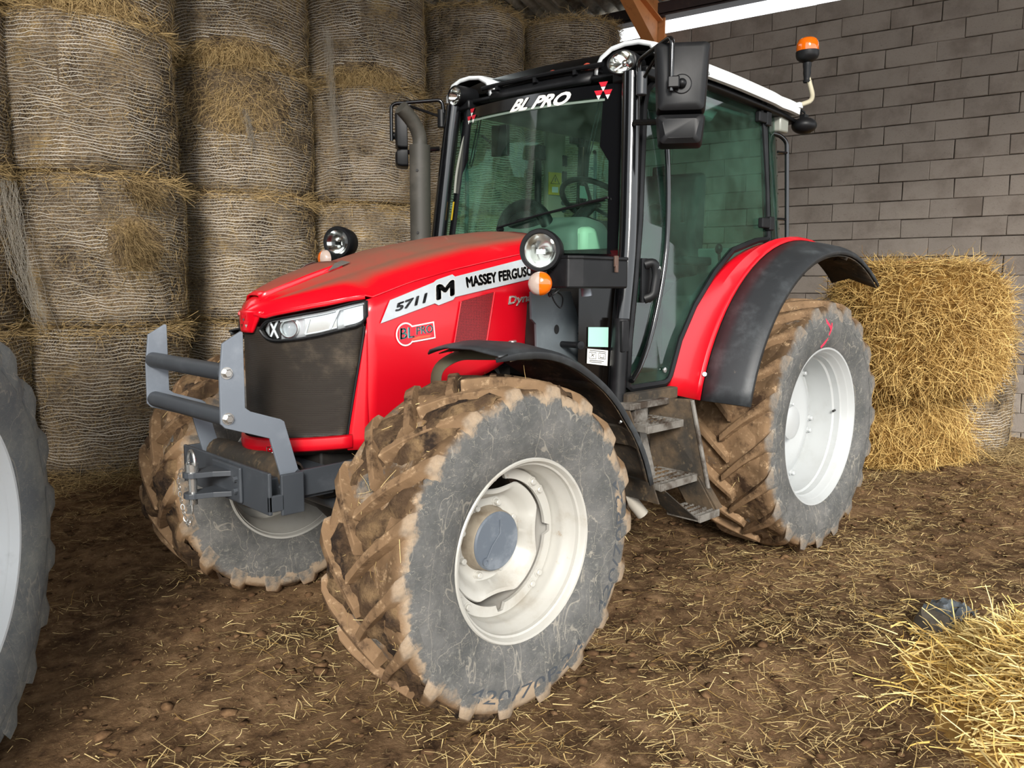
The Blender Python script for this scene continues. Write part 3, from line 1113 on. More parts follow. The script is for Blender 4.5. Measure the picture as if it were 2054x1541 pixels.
def straw_pile():
    rng = np.random.default_rng(91)
    C = np.array([1.22, 2.50])
    t = empty('straw_pile', (C[0], C[1], 0))
    tag(t, 'bright yellow straw heap in the lower right foreground', 'straw pile')
    ax = np.array([.80, .60]); ay = np.array([-.60, .80])
    def h(u, v):
        return .22 * np.exp(-((u / .64) ** 4 + (v / .34) ** 2)) + .015
    rows = []
    for u in np.linspace(-.85, .85, 34):
        row = []
        for v in np.linspace(-.55, .55, 30):
            p = C + ax * u + ay * v
            hh = float(h(u, v)) * (.75 + .5 * float(fbm(p[0] * 5, p[1] * 5, 3, 6))) + float(gz(p[0], p[1])) - .035
            row.append((p[0], p[1], hh))
        rows.append(row)
    b = MB(); b.grid(rows)
    b.build('heap_core', mat('heap_core_straw', '#a98548', .9), t, smooth=80)
    n = 20000
    u, v = rng.normal(size=n) * .34, rng.normal(size=n) * .19
    hh = h(u, v) * (.55 + .6 * rng.random(n))
    P2 = C + ax * u[:, None] + ay * v[:, None]
    P = np.stack([P2[:, 0], P2[:, 1], gz(P2[:, 0], P2[:, 1]) + hh], -1)
    D = rng.normal(size=(n, 3)) * [1, 1, .35]
    V, F, T = strands(P, D, .04 + .15 * rng.random(n) ** 1.5, .0045 + .0030 * rng.random(n), .4, rng)
    V[:, 2] = np.maximum(V[:, 2], np.repeat(gz(P[:, 0], P[:, 1]), 8) + .004)
    me = fast_mesh('straw_stems', V, F, T)
    me.materials.append(m_straw_lit)
    o = link('straw_stems', me, t); o['kind'] = 'stuff'
straw_pile()

def debris():
    rng = random.Random(5)
    def rock(name, c, s, m, label, rz):
        b = MB()
        rows = []
        for i in range(9):
            a = PI * i / 8
            row = []
            for j in range(14):
                q = 2 * PI * j / 14
                d = Vector((math.sin(a) * math.cos(q), math.sin(a) * math.sin(q), math.cos(a)))
                k = 1 + (float(fbm(np.array(d.x * 2 + c[0] * 9), np.array(d.y * 2 + d.z * 3), 3, 8)) - .5) * .5
                p = Vector((d.x * s[0], d.y * s[1], max(-.3, min(.75, d.z)) * s[2] * 1.2)) * k
                p.rotate(Matrix.Rotation(rz, 3, 'Z'))
                row.append(p + Vector(c))
            rows.append(row)
        b.grid(rows, closed=True)
        o = b.build(name, m, None, smooth=28)
        tag(o, label, 'stone')
    rock('stone', (.78, 1.83, .03), (.12, .08, .075), m_stone, 'flat grey stone half buried beside the yellow straw heap', .4)
    rock('stone', (.46, 2.55, .02), (.11, .08, .07), m_stone, 'rounded stone at the right picture edge behind the straw heap', 1.3)
    # crumpled plastic sheet
    rows = []
    for i in range(16):
        row = []
        for j in range(16):
            u, v = i / 15 - .5, j / 15 - .5
            z = .03 + .075 * float(fbm(np.array(u * 6 + 3), np.array(v * 6 + 1), 3, 12)) + .05 * math.exp(-(u * u + v * v) * 9)
            row.append((.58 + u * .20 + v * .05, 1.83 + v * .16 - u * .04, z - .01))
        rows.append(row)
    b = MB(); b.grid(rows)
    o = b.build('plastic_sheet', m_tarp, None, smooth=40, solid=.003)
    tag(o, 'crumpled grey plastic scrap lying in the dark hollow behind the straw heap', 'plastic sheet')
    rows = []
    # trodden clods
    r2 = np.random.default_rng(3)
    n = 9000
    X = r2.uniform(-3.5, 4.4, n); Y = r2.uniform(-3.6, 3.4, n)
    ico = np.array([[0, 0, 1], [.894, 0, .447], [.276, .851, .447], [-.724, .526, .447], [-.724, -.526, .447], [.276, -.851, .447], [.724, .526, -.447], [-.276, .851, -.447], [-.894, 0, -.447], [-.276, -.851, -.447], [.724, -.526, -.447], [0, 0, -1]])
    tri = np.array([[0, 1, 2], [0, 2, 3], [0, 3, 4], [0, 4, 5], [0, 5, 1], [1, 6, 2], [2, 7, 3], [3, 8, 4], [4, 9, 5], [5, 10, 1], [6, 7, 2], [7, 8, 3], [8, 9, 4], [9, 10, 5], [10, 6, 1], [11, 7, 6], [11, 8, 7], [11, 9, 8], [11, 10, 9], [11, 6, 10]])
    S = .004 + .022 * r2.random(n) ** 5
    V = ico[None] * S[:, None, None] * r2.uniform(.45, 1.3, (n, 12, 1)) * np.array([1.3, 1.3, .55]) + np.stack([X, Y, gz(X, Y) + S * .25], -1)[:, None]
    F = tri[None] + (np.arange(n) * 12)[:, None, None]
    me = fast_mesh('mud_clods', V.reshape(-1, 3), F.reshape(-1, 3))
    me.materials.append(m_clod)
    o = link('mud_clods', me)
    tag(o, 'small crumbs and clods of earth on the trodden floor', 'earth')
    o['kind'] = 'stuff'
debris()
# ------------------------------------------------------------------ tractor wheels (own frame: axle along y, outer face towards +y)
YM = axis_matrix((0, 0, 0), (0, 1, 0))
def ymat(y=0):
    return Matrix.Translation((0, y, 0)) @ YM

def make_wheel(kind, name, parent, loc, rot, clean=False, dirty_inside=True, letters=True):
    front = kind == 'front'
    R, base, hw, nl = (.613, .566, .212, 18) if front else (.742, .694, .243, 20)
    mt = m_tyre_clean if clean else (m_tyre_f if front else m_tyre_r)
    mr = m_rim if front else (m_rimlit if clean else m_rimrear)
    w = empty(name, loc, rot, parent, local=True)
    # carcass
    if front:
        half = [(.318, .176), (.330, .188), (.345, .198), (.40, .213), (.46, .219), (.515, .216), (.548, .210), (.568, .200), (.575, .186), (.571, .165), (.566, .08)]
    else:
        half = [(.446, .196), (.458, .208), (.475, .222), (.53, .243), (.59, .249), (.64, .243), (.675, .236), (.695, .226), (.703, .21), (.699, .18), (.694, .09)]
    prof = half + [(base, 0)] + [(r, -y) for r, y in half[::-1]]
    b = MB()
    b.lathe(prof, 96, YM)
    b.build('tyre', mt, w, smooth=60)
    # tread lugs, one mesh per side, 18 or 20 objects each
    ts = [0, .2, .42, .64, .82, .95, 1.0]
    ys = [-.018, .045, .10, .155, .192, hw - .003, hw + .004]
    drop = [0, 0, .002, .005, .010, .024, .062]
    bd = [.012, .012, .012, .012, .022, .05, .085]
    wt = [.017, .018, .020, .023, .027, .030, .026]
    wb = [.026, .028, .032, .040, .054, .070, .078]
    if not front:
        ys = [q * 1.13 for q in ys]
        ys[-2:] = [hw - .003, hw + .005]
        wt = [q * 1.15 for q in wt]; wb = [q * 1.15 for q in wb]
    sweep = .40 if front else .34
    pm = []
    for side in (1, -1):
        b = MB()
        rows = []
        for i, t in enumerate(ts):
            a0 = sweep * t ** .82
            rt, rb = R - drop[i], base - bd[i]
            row = []
            for da, r in ((-wb[i], rb), (-wt[i], rt - .003), (-wt[i] * .75, rt), (wt[i] * .75, rt), (wt[i], rt - .003), (wb[i], rb)):
                a = a0 + da / R
                row.append((r * math.cos(a), side * ys[i], r * math.sin(a)))
            rows.append(row)
        b.grid(rows)
        b.f.append((0, 1, 2, 3, 4, 5)); b.mi.append(0)
        k = (len(rows) - 1) * 6
        b.f.append((k, k + 1, k + 2, k + 3, k + 4, k + 5)); b.mi.append(0)
        o = b.build('tread_lug', mt, w, smooth=35)
        pm.append(o)
    for side, o in enumerate(pm):
        for i in range(nl):
            c = o if i == 0 else o.copy()
            if i:
                COL.objects.link(c)
                c.parent = w
            c.rotation_euler = (0, -(2 * PI * (i + .5 * side) / nl), 0)
    # earth packed between the lugs
    if not clean:
        b = MB()
        n, m = 150, 15
        sd = 3 if front else 8
        rows = []
        for i in range(n):
            a = 2 * PI * i / n
            row = []
            for j in range(m):
                y = (-1 + 2 * j / (m - 1)) * (hw - .012)
                q = float(fbm(np.array(math.cos(a) * 5 + y * 9), np.array(math.sin(a) * 5 + y * 4), 4, sd + int(loc[1] * 10)))
                edge = max(0, abs(y) / hw - .72) / .28
                r = base - .006 + max(0, q - .40) * (.16 if front else .08) - edge ** 2 * .05
                row.append((r * math.cos(a), y, r * math.sin(a)))
            rows.append(row)
        rows.append(rows[0])
        b.grid(rows)
        o = b.build('caked_mud', m_wetmud if front else m_tyre_r, w, smooth=80)
        o['kind'] = 'stuff'
    # rim
    if front:
        rp = [(.300, .150), (.312, .172), (.317, .187), (.322, .195), (.330, .197), (.334, .192), (.332, .184), (.322, .180), (.306, .172), (.300, .120), (.296, .112)]
        inner = [(.300, .150), (.294, .128), (.284, .116), (.281, .10), (.280, .03), (.272, .0), (.272, -.08), (.300, -.12), (.310, -.17), (.322, -.194), (.331, -.197), (.333, -.186), (.31, -.175)]
    else:
        rp = [(.436, .186), (.446, .202), (.452, .212), (.462, .214), (.466, .206), (.462, .198), (.448, .196), (.436, .186)]
        inner = [(.436, .186), (.428, .178), (.424, .150), (.414, .140), (.412, .105), (.402, .096), (.400, .0), (.398, -.07), (.42, -.12), (.436, -.18), (.452, -.21), (.464, -.21), (.45, -.19)]
    b = MB()
    b.lathe(rp, 72, YM)
    b.lathe(inner, 72, YM)
    o = b.build('rim', [mr], w, smooth=40)
    if front:
        qn = 128
        notch = lambda a: min(abs(((a - k * PI / 2 + PI) % (2 * PI)) - PI) for k in range(4))
        b = MB()
        ri = lambda a: .236 + (.026 if notch(a) < .085 else 0)
        for (y0, y1) in ((.060, .046),):
            rows = []
            for (rf, y) in ((ri, y1), (ri, y0), (lambda a: .274, y0), (lambda a: .281, y1 + .004)):
                rows.append([YM @ Vector((rf(2 * PI * j / qn) * math.cos(2 * PI * j / qn), rf(2 * PI * j / qn) * math.sin(2 * PI * j / qn), y)) for j in range(qn)])
            b.grid(rows, closed=True)
        b.build('rim_flange', mr, w, smooth=30)
        lob = lambda r, h, a: r - (.030 * max(0, 1 - (notch(a) / .42) ** 2) * (1 if r > .2 else .5) if r > .17 else 0)
        b = MB()
        b.lathe([(.226, .034), (.230, .040), (.226, .046), (.212, .044), (.19, .025), (.172, -.004), (.160, -.016), (.15, -.018), (.09, -.018)], 96, YM, fn=lob)
        b.build('wheel_disc', mr, w, smooth=45)
        b = MB()
        b.lathe([(.125, -.02), (.118, -.005), (.114, .03), (.110, .036)], 48, YM)
        b.build('hub_barrel', m_rimdirty, w)
        b = MB()
        b.lathe([(.110, .03), (.110, .038), (.104, .044), (.06, .045), (.0005, .045)], 48, YM)
        b.tube([(.055, .047, -.052), (.03, .048, -.01), (-.01, .048, .03), (-.012, .047, .08)], .0022, 6)
        b.lathe([(.015, .0), (.015, .006), (.008, .006), (.008, .003), (.0005, .003)], 16, Matrix.Translation((.062, .045, -.062)) @ YM)
        b.build('hub_cap', m_hub, w)
        nb, rb_, yb_ = [], .258, .060
        for k in range(4):
            for s in (-1, 1):
                nb.append((PI / 4 + k * PI / 2 + s * .10, rb_, yb_, .013, .010))
        for k in range(8):
            nb.append((k * PI / 4 + .35, .138, -.018, .012, .020))
        inner_disc_y = .0
    else:
        b = MB()
        b.lathe([(.402, -.062), (.398, -.050), (.372, -.046), (.36, -.040), (.30, -.012), (.24, -.006), (.16, -.03), (.0005, -.03)], 72, YM)
        b.build('wheel_disc', mr, w, smooth=45)
        b = MB()
        b.lathe([(.105, -.03), (.10, .03), (.08, .04), (.0005, .04)], 32, YM)
        b.build('axle_hub', mr, w)
        nb = []
        for k in range(6):
            for s in (-1, 1):
                nb.append((k * PI / 3 + .16 + s * .10, .386, -.046, .013, .022))
        for k in range(8):
            nb.append((k * PI / 4, .138, -.03, .012, .02))
        b = MB()
        b.tube([(-.415 * math.cos(.1), .11, .415 * math.sin(.1)), (-.375, .115, .04)], .007, 8)
        b.build('valve_stem', m_engine, w)
    first = None
    for (a, r, y, rad, h) in nb:
        if first is None or first[1] != (rad, h):
            b = MB()
            b.lathe([(rad * 1.5, 0), (rad * 1.5, .003), (rad, .003), (rad, h), (rad * .8, h + .003), (.0004, h + .003)], 8, YM)
            o = b.build('wheel_bolt', mr, w, smooth=25)
            first = (o, (rad, h))
        else:
            o = first[0].copy()
            COL.objects.link(o)
            o.parent = w
        o.location = (r * math.cos(a), y, r * math.sin(a))
    if letters and front:
        def lt(a0, span, rr, hh):
            def f(u, v):
                a = a0 + span * (.5 - u) * -1
                r = rr - hh * v
                y = interp(r, [.36, .40, .46, .515], [.201, .2136, .2196, .2146])
                return (r * math.cos(a), y + .0012, r * math.sin(a))
            return f
        text('sidewall_lettering', '420/70R24', lt(math.radians(270), -1.2, .53, .05), m_tyre_lt, w, 0)
        text('sidewall_lettering', '420/70R24', lt(math.radians(190), -1.1, .53, .05), m_tyre_lt, w, 0)
    return w
m_tyre_lt = mat('raised_rubber_lettering', '#44494f', .7)

# ------------------------------------------------------------------ the red tractor
T = empty('tractor', (1.27, 0, 0))
tag(T, 'red farm tractor with muddy tyres and green tinted cab, parked mid barn', 'tractor')
ROLL = .033
def cb(x, y, z):
    """cab points: the cab sits slightly rolled on its springs"""
    return Vector((x, y, z + ROLL * (.65 - y)))

I3 = Matrix.Identity(4)
make_wheel('front', 'front_wheel', T, (2.547, .82, .613), None)
make_wheel('front', 'front_wheel', T, (2.547, -.82, .613), Matrix.Diagonal((1, -1, 1, 1)) @ Matrix.Rotation(.15, 4, 'Y'), letters=False)
make_wheel('rear', 'rear_wheel', T, (0, .72, .735), None)
make_wheel('rear', 'rear_wheel', T, (0, -.72, .735), Matrix.Diagonal((1, -1, 1, 1)))
# red paint mark on the rear tyre flank
def flank(dx, dz):
    r = math.hypot(dx, dz)
    return Vector((dx, .72 + interp(r, [.46, .475, .53, .59, .64, .675, .69], [.210, .222, .243, .249, .240, .222, .18]) + .002, .735 + dz))
b = MB()
for pl_ in ([(-.02, .66), (.02, .60), (.03, .56), (.06, .50), (.10, .47)], [(.10, .63), (.05, .59), (.028, .565)]):
    P = smooth_path([flank(*q) for q in pl_], 5)
    for i in range(len(P) - 1):
        d = (P[i + 1] - P[i]).normalized().cross(Vector((0, 1, 0))) * .008
        b.add([P[i] - d, P[i] + d, P[i + 1] + d, P[i + 1] - d], [(0, 1, 2, 3)])
b.build('paint_mark', mat('red_paint_mark', '#e02f4e', .6), T, smooth=0)

# --- chassis, engine, axles
b = MB()
b.box((2.35, 0, .93), (1.05, .40, .46))
b.box((2.45, 0, 1.25), (.8, .44, .22))
b.lathe([(.0005, -.04), (.12, -.04), (.13, 0), (.12, .06), (.08, .09)], 20, axis_matrix((2.1, .24, 1.1), (0, 1, 0)))
for k in range(4):
    b.lathe([(.05, 0), (.05, .09), (.03, .1), (.0005, .1)], 12, axis_matrix((2.05 + .14 * k, .21, .92), (0, 1, .2)))
b.build('engine_block', m_engine, T, bevel=.01)
b = MB()
for i in range(9):
    y0 = .26 + .012 * (i % 2)
    b.tube(smooth_path([(2.40 - .02 * i, y0, 1.13), (2.36 - .03 * i, y0 + .03, 1.06 - .01 * i), (2.22 - .03 * i, y0 + .02, 1.0), (2.0, y0, 1.05)], 5), .011, 6)
b.build('engine_hose', m_black, T)
b = MB()
b.box((1.05, 0, .80), (1.75, .52, .5))
b.box((0, 0, .80), (.62, .62, .56))
b.build('transmission', m_engine, T, bevel=.02)
b = MB()
b.tube([(0, -.66, .735), (0, .66, .735)], .12, 20)
b.build('rear_axle', m_engine, T)
b = MB()
b.tube([(2.547, -.62, .60), (2.547, -.3, .58), (2.547, 0, .58), (2.547, .3, .58), (2.547, .62, .60)], [.10, .085, .15, .085, .10], 16)
for s in (-1, 1):
    b.lathe([(.10, -.12), (.145, -.06), (.15, 0), (.13, .05), (.13, .1)], 24, axis_matrix((2.547, s * .66, .613), (0, s, 0)))
    b.box((2.63, s * .56, .62), (.10, .14, .26))
b.build('front_axle', m_engine, T, bevel=.006)
b = MB()
b.tube([(2.78, -.50, .66), (2.78, .52, .66)], .028, 10)
b.tube([(2.78, .50, .66), (2.62, .60, .64)], .022, 8)
b.build('steering_ram', m_darkgrey, T)
b = MB()
b.box((1.32, .50, .78), (.80, .34, .40))
b.build('fuel_tank', m_dirtyblack, T, bevel=.03)

# --- nose: plan curve shared by bonnet lip, lamps, grille and bumper strip
NXC, NDX, NWN, NEX = 2.76, .31, .365, 1.8
def nx(y):
    return NXC + NDX * (1 - min(1, abs(y) / NWN) ** NEX)
def nose(y, z, off=0):
    e = 1e-3
    d = (nx(abs(y)) - nx(abs(y) + e)) / e if abs(y) < NWN - .004 else 6
    n = Vector((1, math.copysign(min(d, 8), y) if abs(y) > 1e-6 else 0, 0)).normalized()
    return Vector((nx(y), y, z)) + n * off
LIPY = [0, .056, .075, .086, .105, .135, .194, .236, .278, .328, .366]
LIPZ = [1.440, 1.440, 1.436, 1.433, 1.431, 1.441, 1.456, 1.468, 1.479, 1.496, 1.506]
lipz = lambda y: interp(abs(y), LIPY, LIPZ)
zcen = lambda x: interp(x, [1.72, 1.83, 2.16, 2.47, 2.67, 2.86, 3.0, 3.045, 3.072], [1.812, 1.806, 1.764, 1.704, 1.640, 1.573, 1.513, 1.488, 1.444])
zcre = lambda x: interp(x, [1.72, 2.16, 2.44, 2.65, 2.77, 2.98, 3.04, 3.072], [1.79, 1.73, 1.667, 1.609, 1.572, 1.498, 1.474, 1.443])
ycre = lambda x: interp(x, [1.72, 2.65, 2.77, 2.90, 2.98, 3.04, 3.072], [.215, .205, .185, .150, .115, .06, 0])
zseam = lambda x: interp(x, [1.72, 1.94, 2.12, 2.33, 2.55, 2.745, 2.80], [1.720, 1.684, 1.650, 1.609, 1.557, 1.495, 1.49])
def bonnet():
    st = [(x, NWN, zseam(x)) for x in np.linspace(1.72, 2.73, 16)]
    for u in (1, .93, .86, .78, .7, .62, .54, .46, .38, .3, .22, .14, .07, 0):
        y = NWN * u
        st.append((nx(y), y, lipz(y) + (.0 if u < 1 else 0)))
    rows = []
    for (x, ys, zs) in st:
        yc = min(ycre(x), ys * .62)
        zc = max(zcre(x), zs) if ys > .02 else zs
        zt = max(zcen(x), zs) if ys > .02 else zs
        half = [(0, zt), (yc * .5, zt * .75 + zc * .25), (yc * .93, zc + .004), (yc, zc)]
        for t in (.1, .35, .6, .82, .96, 1.0):
            yy = yc + (ys - yc) * t
            zz = zc + (zs - zc) * t + .022 * math.sin(PI * t) * min(1, ys / .3)
            half.append((yy, zz))
        rows.append([Vector((x, -y, z)) for y, z in half[::-1]] + [Vector((x, y, z)) for y, z in half[1:]])
    b = MB()
    b.grid(rows)
    return b.build('bonnet', m_red, T, smooth=30, solid=.006)
bonnet()
# rolled lip under the bonnet edge: badge tongue and front edge
b = MB()
rows = []
for t in np.linspace(0, 1, 9):
    z = 1.445 - (1.445 - 1.362) * t
    hw_ = .092 - .046 * t
    rows.append([nose(-hw_ + 2 * hw_ * k / 10, z, .004) for k in range(11)])
b.grid(rows)
b.build('badge_tongue', m_red, T, smooth=60, solid=.012)
b = MB()
for s in (1, -1):
    ys = [.06, .075, .088, .105, .135, .194, .236, .278, .328, .362]
    b.tube([nose(s * y, lipz(y) - .006, .001) for y in ys], .008, 8)
b.build('bonnet_lip', m_redplain, T)
def tri_mark(name, fn, m, parent, m2=None):
    """triple triangle emblem: three double triangles; fn(u, v)"""
    b = MB()
    def tri(cx, cy, w, h, mi):
        b.add([fn(cx - w / 2, cy + h / 2), fn(cx + w / 2, cy + h / 2), fn(cx, cy - h / 2)], [(0, 1, 2)], mi)
    for (cx, cy) in ((.25, .32), (.75, .32), (.5, .78)):
        k = .5
        # upper (red) dart and lower (white) tip of each triangle
        b.add([fn(cx - .25, cy + .26), fn(cx + .25, cy + .26), fn(cx + .13, cy), fn(cx - .13, cy)], [(0, 1, 2, 3)], 0)
        b.add([fn(cx - .125, cy - .02), fn(cx + .125, cy - .02), fn(cx, cy - .28)], [(0, 1, 2)], 1)
    me = bpy.data.meshes.new(name)
    me.from_pydata([tuple(p) for p in b.v], [], b.f)
    me.materials.append(m); me.materials.append(m2 or m)
    me.polygons.foreach_set('material_index', b.mi)
    return link(name, me, parent)
tri_mark('nose_emblem', lambda u, v: nose(-.034 + .068 * u, 1.378 + .048 * v, .0055), m_redplain, T, m_chrome)
# raised centre panel with side vent on the bonnet
b = MB()
rows = []
for x in np.linspace(2.70, 3.035, 12):
    w_ = interp(x, [2.70, 2.9, 3.035], [.105, .085, .045])
    z = zcen(x)
    rows.append([Vector((x, y, z + dz - .25 * y * y)) for y, dz in ((-w_ - .012, -.012), (-w_, .010), (-w_ / 2, .013), (0, .013), (w_ / 2, .013), (w_, .010), (w_ + .012, -.012))])
b.grid(rows)
b.build('bonnet_scoop', m_red, T, smooth=35, solid=.004)
for s in (1, -1):
    b = MB()
    b.add([(2.665, s * .120, zcen(2.665) - .004), (2.775, s * .124, zcen(2.775) - .004), (2.735, s * .112, zcen(2.735) + .014), (2.70, s * .108, zcen(2.70) + .014)], [(0, 1, 2, 3)])
    b.build('scoop_vent', m_steel, T, smooth=0, solid=.004)

# --- side panels, wrapping round to the grille
ygr = lambda z: interp(z, [.90, .977, 1.385], [.318, .322, .364])
zbot = lambda x: interp(x, [1.80, 1.84, 2.09, 2.36, 2.72, 2.83], [1.29, 1.276, 1.166, 1.10, .914, .912])
for s in (1, -1):
    b = MB()
    rows = []
    for z in np.linspace(.912, 1.400, 12):
        y0 = ygr(z)
        rows.append([Vector((nose(y, z).x, s * y, z)) for y in np.linspace(y0, NWN, 5)])
    b.grid(rows)
    rows = []
    for x in np.linspace(2.76, 1.80, 22):
        z0, z1 = zbot(x), zseam(x) - .004
        rows.append([Vector((x, s * (NWN + .006 * math.sin(PI * t) - (.02 * (1 - t) ** 3)), z0 + (z1 - z0) * t)) for t in np.linspace(0, 1, 12)])
    b.grid(rows)
    p = b.build('side_panel', m_redplain, T, smooth=40, solid=.005)
    if s == 1:
        panel = p
SY = NWN + .0075
def sp(x, z, off=0):
    return Vector((x, SY + off, z))
def poly(name, pts, off, m, parent, z0=None):
    b = MB()
    b.add([sp(x, z, off) for x, z in pts], [tuple(range(len(pts)))])
    b.add([sp(x, z, off - .0012) for x, z in pts], [tuple(range(len(pts)))[::-1]])
    n = len(pts)
    for i in range(n):
        b.f.append((i, (i + 1) % n, n + (i + 1) % n, n + i)); b.mi.append(0)
    return b.build(name, m, parent, smooth=0)
def quadfn(q, off):
    bl, br, tr, tl = [sp(x, z, off) for x, z in q]
    return lambda u, v: (bl * (1 - u) + br * u) * (1 - v) + (tl * (1 - u) + tr * u) * v
DEC = [(2.702, 1.399), (2.657, 1.487), (2.439, 1.557), (2.424, 1.567), (2.34, 1.59), (2.325, 1.581), (1.945, 1.659), (1.822, 1.680), (1.822, 1.580), (1.897, 1.571), (2.326, 1.497), (2.336, 1.486), (2.415, 1.464), (2.435, 1.472)]
d = poly('model_stripe', DEC, .002, m_silver, panel)
def emb(name, s, q, m, bold=0, shear=0, white=False, spacing=1):
    if white:
        text(name, s, quadfn(q, .0030), m_letterwhite, panel, bold + (.03 if m is m_ink else .012), shear, spacing)
    return text(name, s, quadfn(q, .0042), m, panel, bold, shear, spacing)
emb('model_number', '5711', [(2.631, 1.444), (2.480, 1.478), (2.477, 1.513), (2.633, 1.471)], m_greyink, .045, .15)
emb('model_letter', 'M', [(2.421, 1.488), (2.336, 1.507), (2.338, 1.564), (2.422, 1.543)], m_ink, .045, 0, True)
emb('maker_name', 'MASSEY FERGUSON', [(2.259, 1.537), (1.826, 1.599), (1.827, 1.640), (2.266, 1.578)], m_ink, .045, 0, True)
emb('gearbox_name', 'Dyna-4', [(2.017, 1.452), (1.80, 1.473), (1.802, 1.517), (2.016, 1.497)], m_letterwhite, .032, .15)
# dealer badge: round end and flag
badge = [(2.440, 1.399), (2.432, 1.330), (2.541, 1.319)]
cx, cz, rr = 2.584, 1.352, .047
ang0, ang1 = math.radians(-38), math.radians(-322)
rim_ = [(cx - rr * math.cos(a), cz + rr * math.sin(a)) for a in np.linspace(math.radians(-45), math.radians(-315), 26)]
poly('dealer_badge', badge + rim_, .0022, m_letterwhite, panel)
poly('badge_field', [(2.4455, 1.393), (2.438, 1.335), (2.545, 1.3245)] + [(cx - (rr - .006) * math.cos(a), cz + (rr - .006) * math.sin(a)) for a in np.linspace(math.radians(-40), math.radians(-318), 24)], .0028, m_decalred, panel)
emb('badge_lettering', 'BL', [(2.612, 1.333), (2.542, 1.339), (2.545, 1.381), (2.611, 1.376)], m_teal, .012, 0, True)
emb('badge_lettering', 'PRO', [(2.531, 1.348), (2.447, 1.355), (2.449, 1.387), (2.531, 1.379)], m_teal, .012, 0, True)
poly('badge_bar', [(2.560, 1.327), (2.465, 1.336), (2.453, 1.346), (2.522, 1.342), (2.545, 1.336)], .0034, m_orangeink, panel)
VENT = [(2.294, 1.478), (2.101, 1.517), (2.156, 1.265), (2.342, 1.262)]
poly('side_vent', VENT, .0022, m_vent, panel)
b = MB()
b.tube([sp(*q, .003) for q in (VENT[1], VENT[2])], .004, 6)
b.tube([sp(*q, .003) for q in (VENT[0], VENT[3])], .003, 6)
b.build('vent_trim', m_redplain, panel)

# --- grille, lamps, bumper strip
HLY = [.081, .096, .108, .123, .150, .207, .260, .282, .344, .357, .366]
HLT = [1.376, 1.398, 1.407, 1.410, 1.417, 1.431, 1.445, 1.452, 1.480, 1.484, 1.486]
HLB = [1.372, 1.350, 1.342, 1.335, 1.334, 1.342, 1.356, 1.365, 1.390, 1.402, 1.430]
hlt = lambda y: interp(y, HLY, HLT)
hlb = lambda y: interp(y, HLY, HLB)
b = MB()
rows = []
for t in np.linspace(0, 1, 12):
    row = []
    for k in range(-20, 21):
        f = abs(k) / 20
        zz = .950 + t * .45
        for _ in range(4):
            y = (ygr(zz) - .002) * f
            ztop = (hlb(y) - .004) if y > .081 else 1.385
            zz = .950 + t * (ztop - .950)
        row.append(nose(math.copysign(y, k), zz, -.012))
    rows.append(row)
b.grid(rows)
grille = b.build('grille', m_grille, T, smooth=70, solid=.01)
b = MB()
for s in (1, -1):
    b = MB()
    b.tube([nose(s * (ygr(z) - .003), z, -.004) for z in np.linspace(.965, 1.39, 8)], .005, 6)
    b.build('grille_edge', m_black, T)
b = MB()
rows = []
for t, off in ((0, .000), (.12, .012), (.5, .014), (.8, .012), (1, -.004)):
    z = .955 - .060 * t
    rows.append([nose(.330 * k / 14, z + .020 * (abs(k) / 14) ** 2, off) for k in range(-14, 15)])
b.grid(rows)
b.build('bumper_strip', m_redplain, T, smooth=50, solid=.01)
b = MB()
q = [nose(y, .925, .0155) for y in np.linspace(.10, .155, 4)]
q2 = [nose(y, .898, .0155) for y in np.linspace(.10, .155, 4)]
b.tube(q + q2[::-1] + [q[0]], .0018, 5)
for (y, z) in ((.112, .916), (.132, .918), (.120, .904), (.140, .905)):
    b.ball(nose(y, z, .016), .0045, 8, 5)
b.build('lamp_symbol', m_chrome, T)
b = MB()
rows = []
for t in (0, .5, 1):
    z = .905 - .035 * t
    rows.append([nose(.33 * k / 12, z + .018 * (abs(k) / 12) ** 2, -.02 - .06 * t) for k in range(-12, 13)])
b.grid(rows)
b.build('nose_underside', m_dirtyblack, T, smooth=60, solid=.006)
def lamp_patch(s, y0, y1, t0, t1, off, n=14, k=5):
    rows = []
    for i in range(n + 1):
        y = y0 + (y1 - y0) * i / n
        zb, zt = hlb(y), hlt(y)
        rows.append([nose(s * y, zb + (zt - zb) * (t0 + (t1 - t0) * j / k), off) for j in range(k + 1)])
    return rows
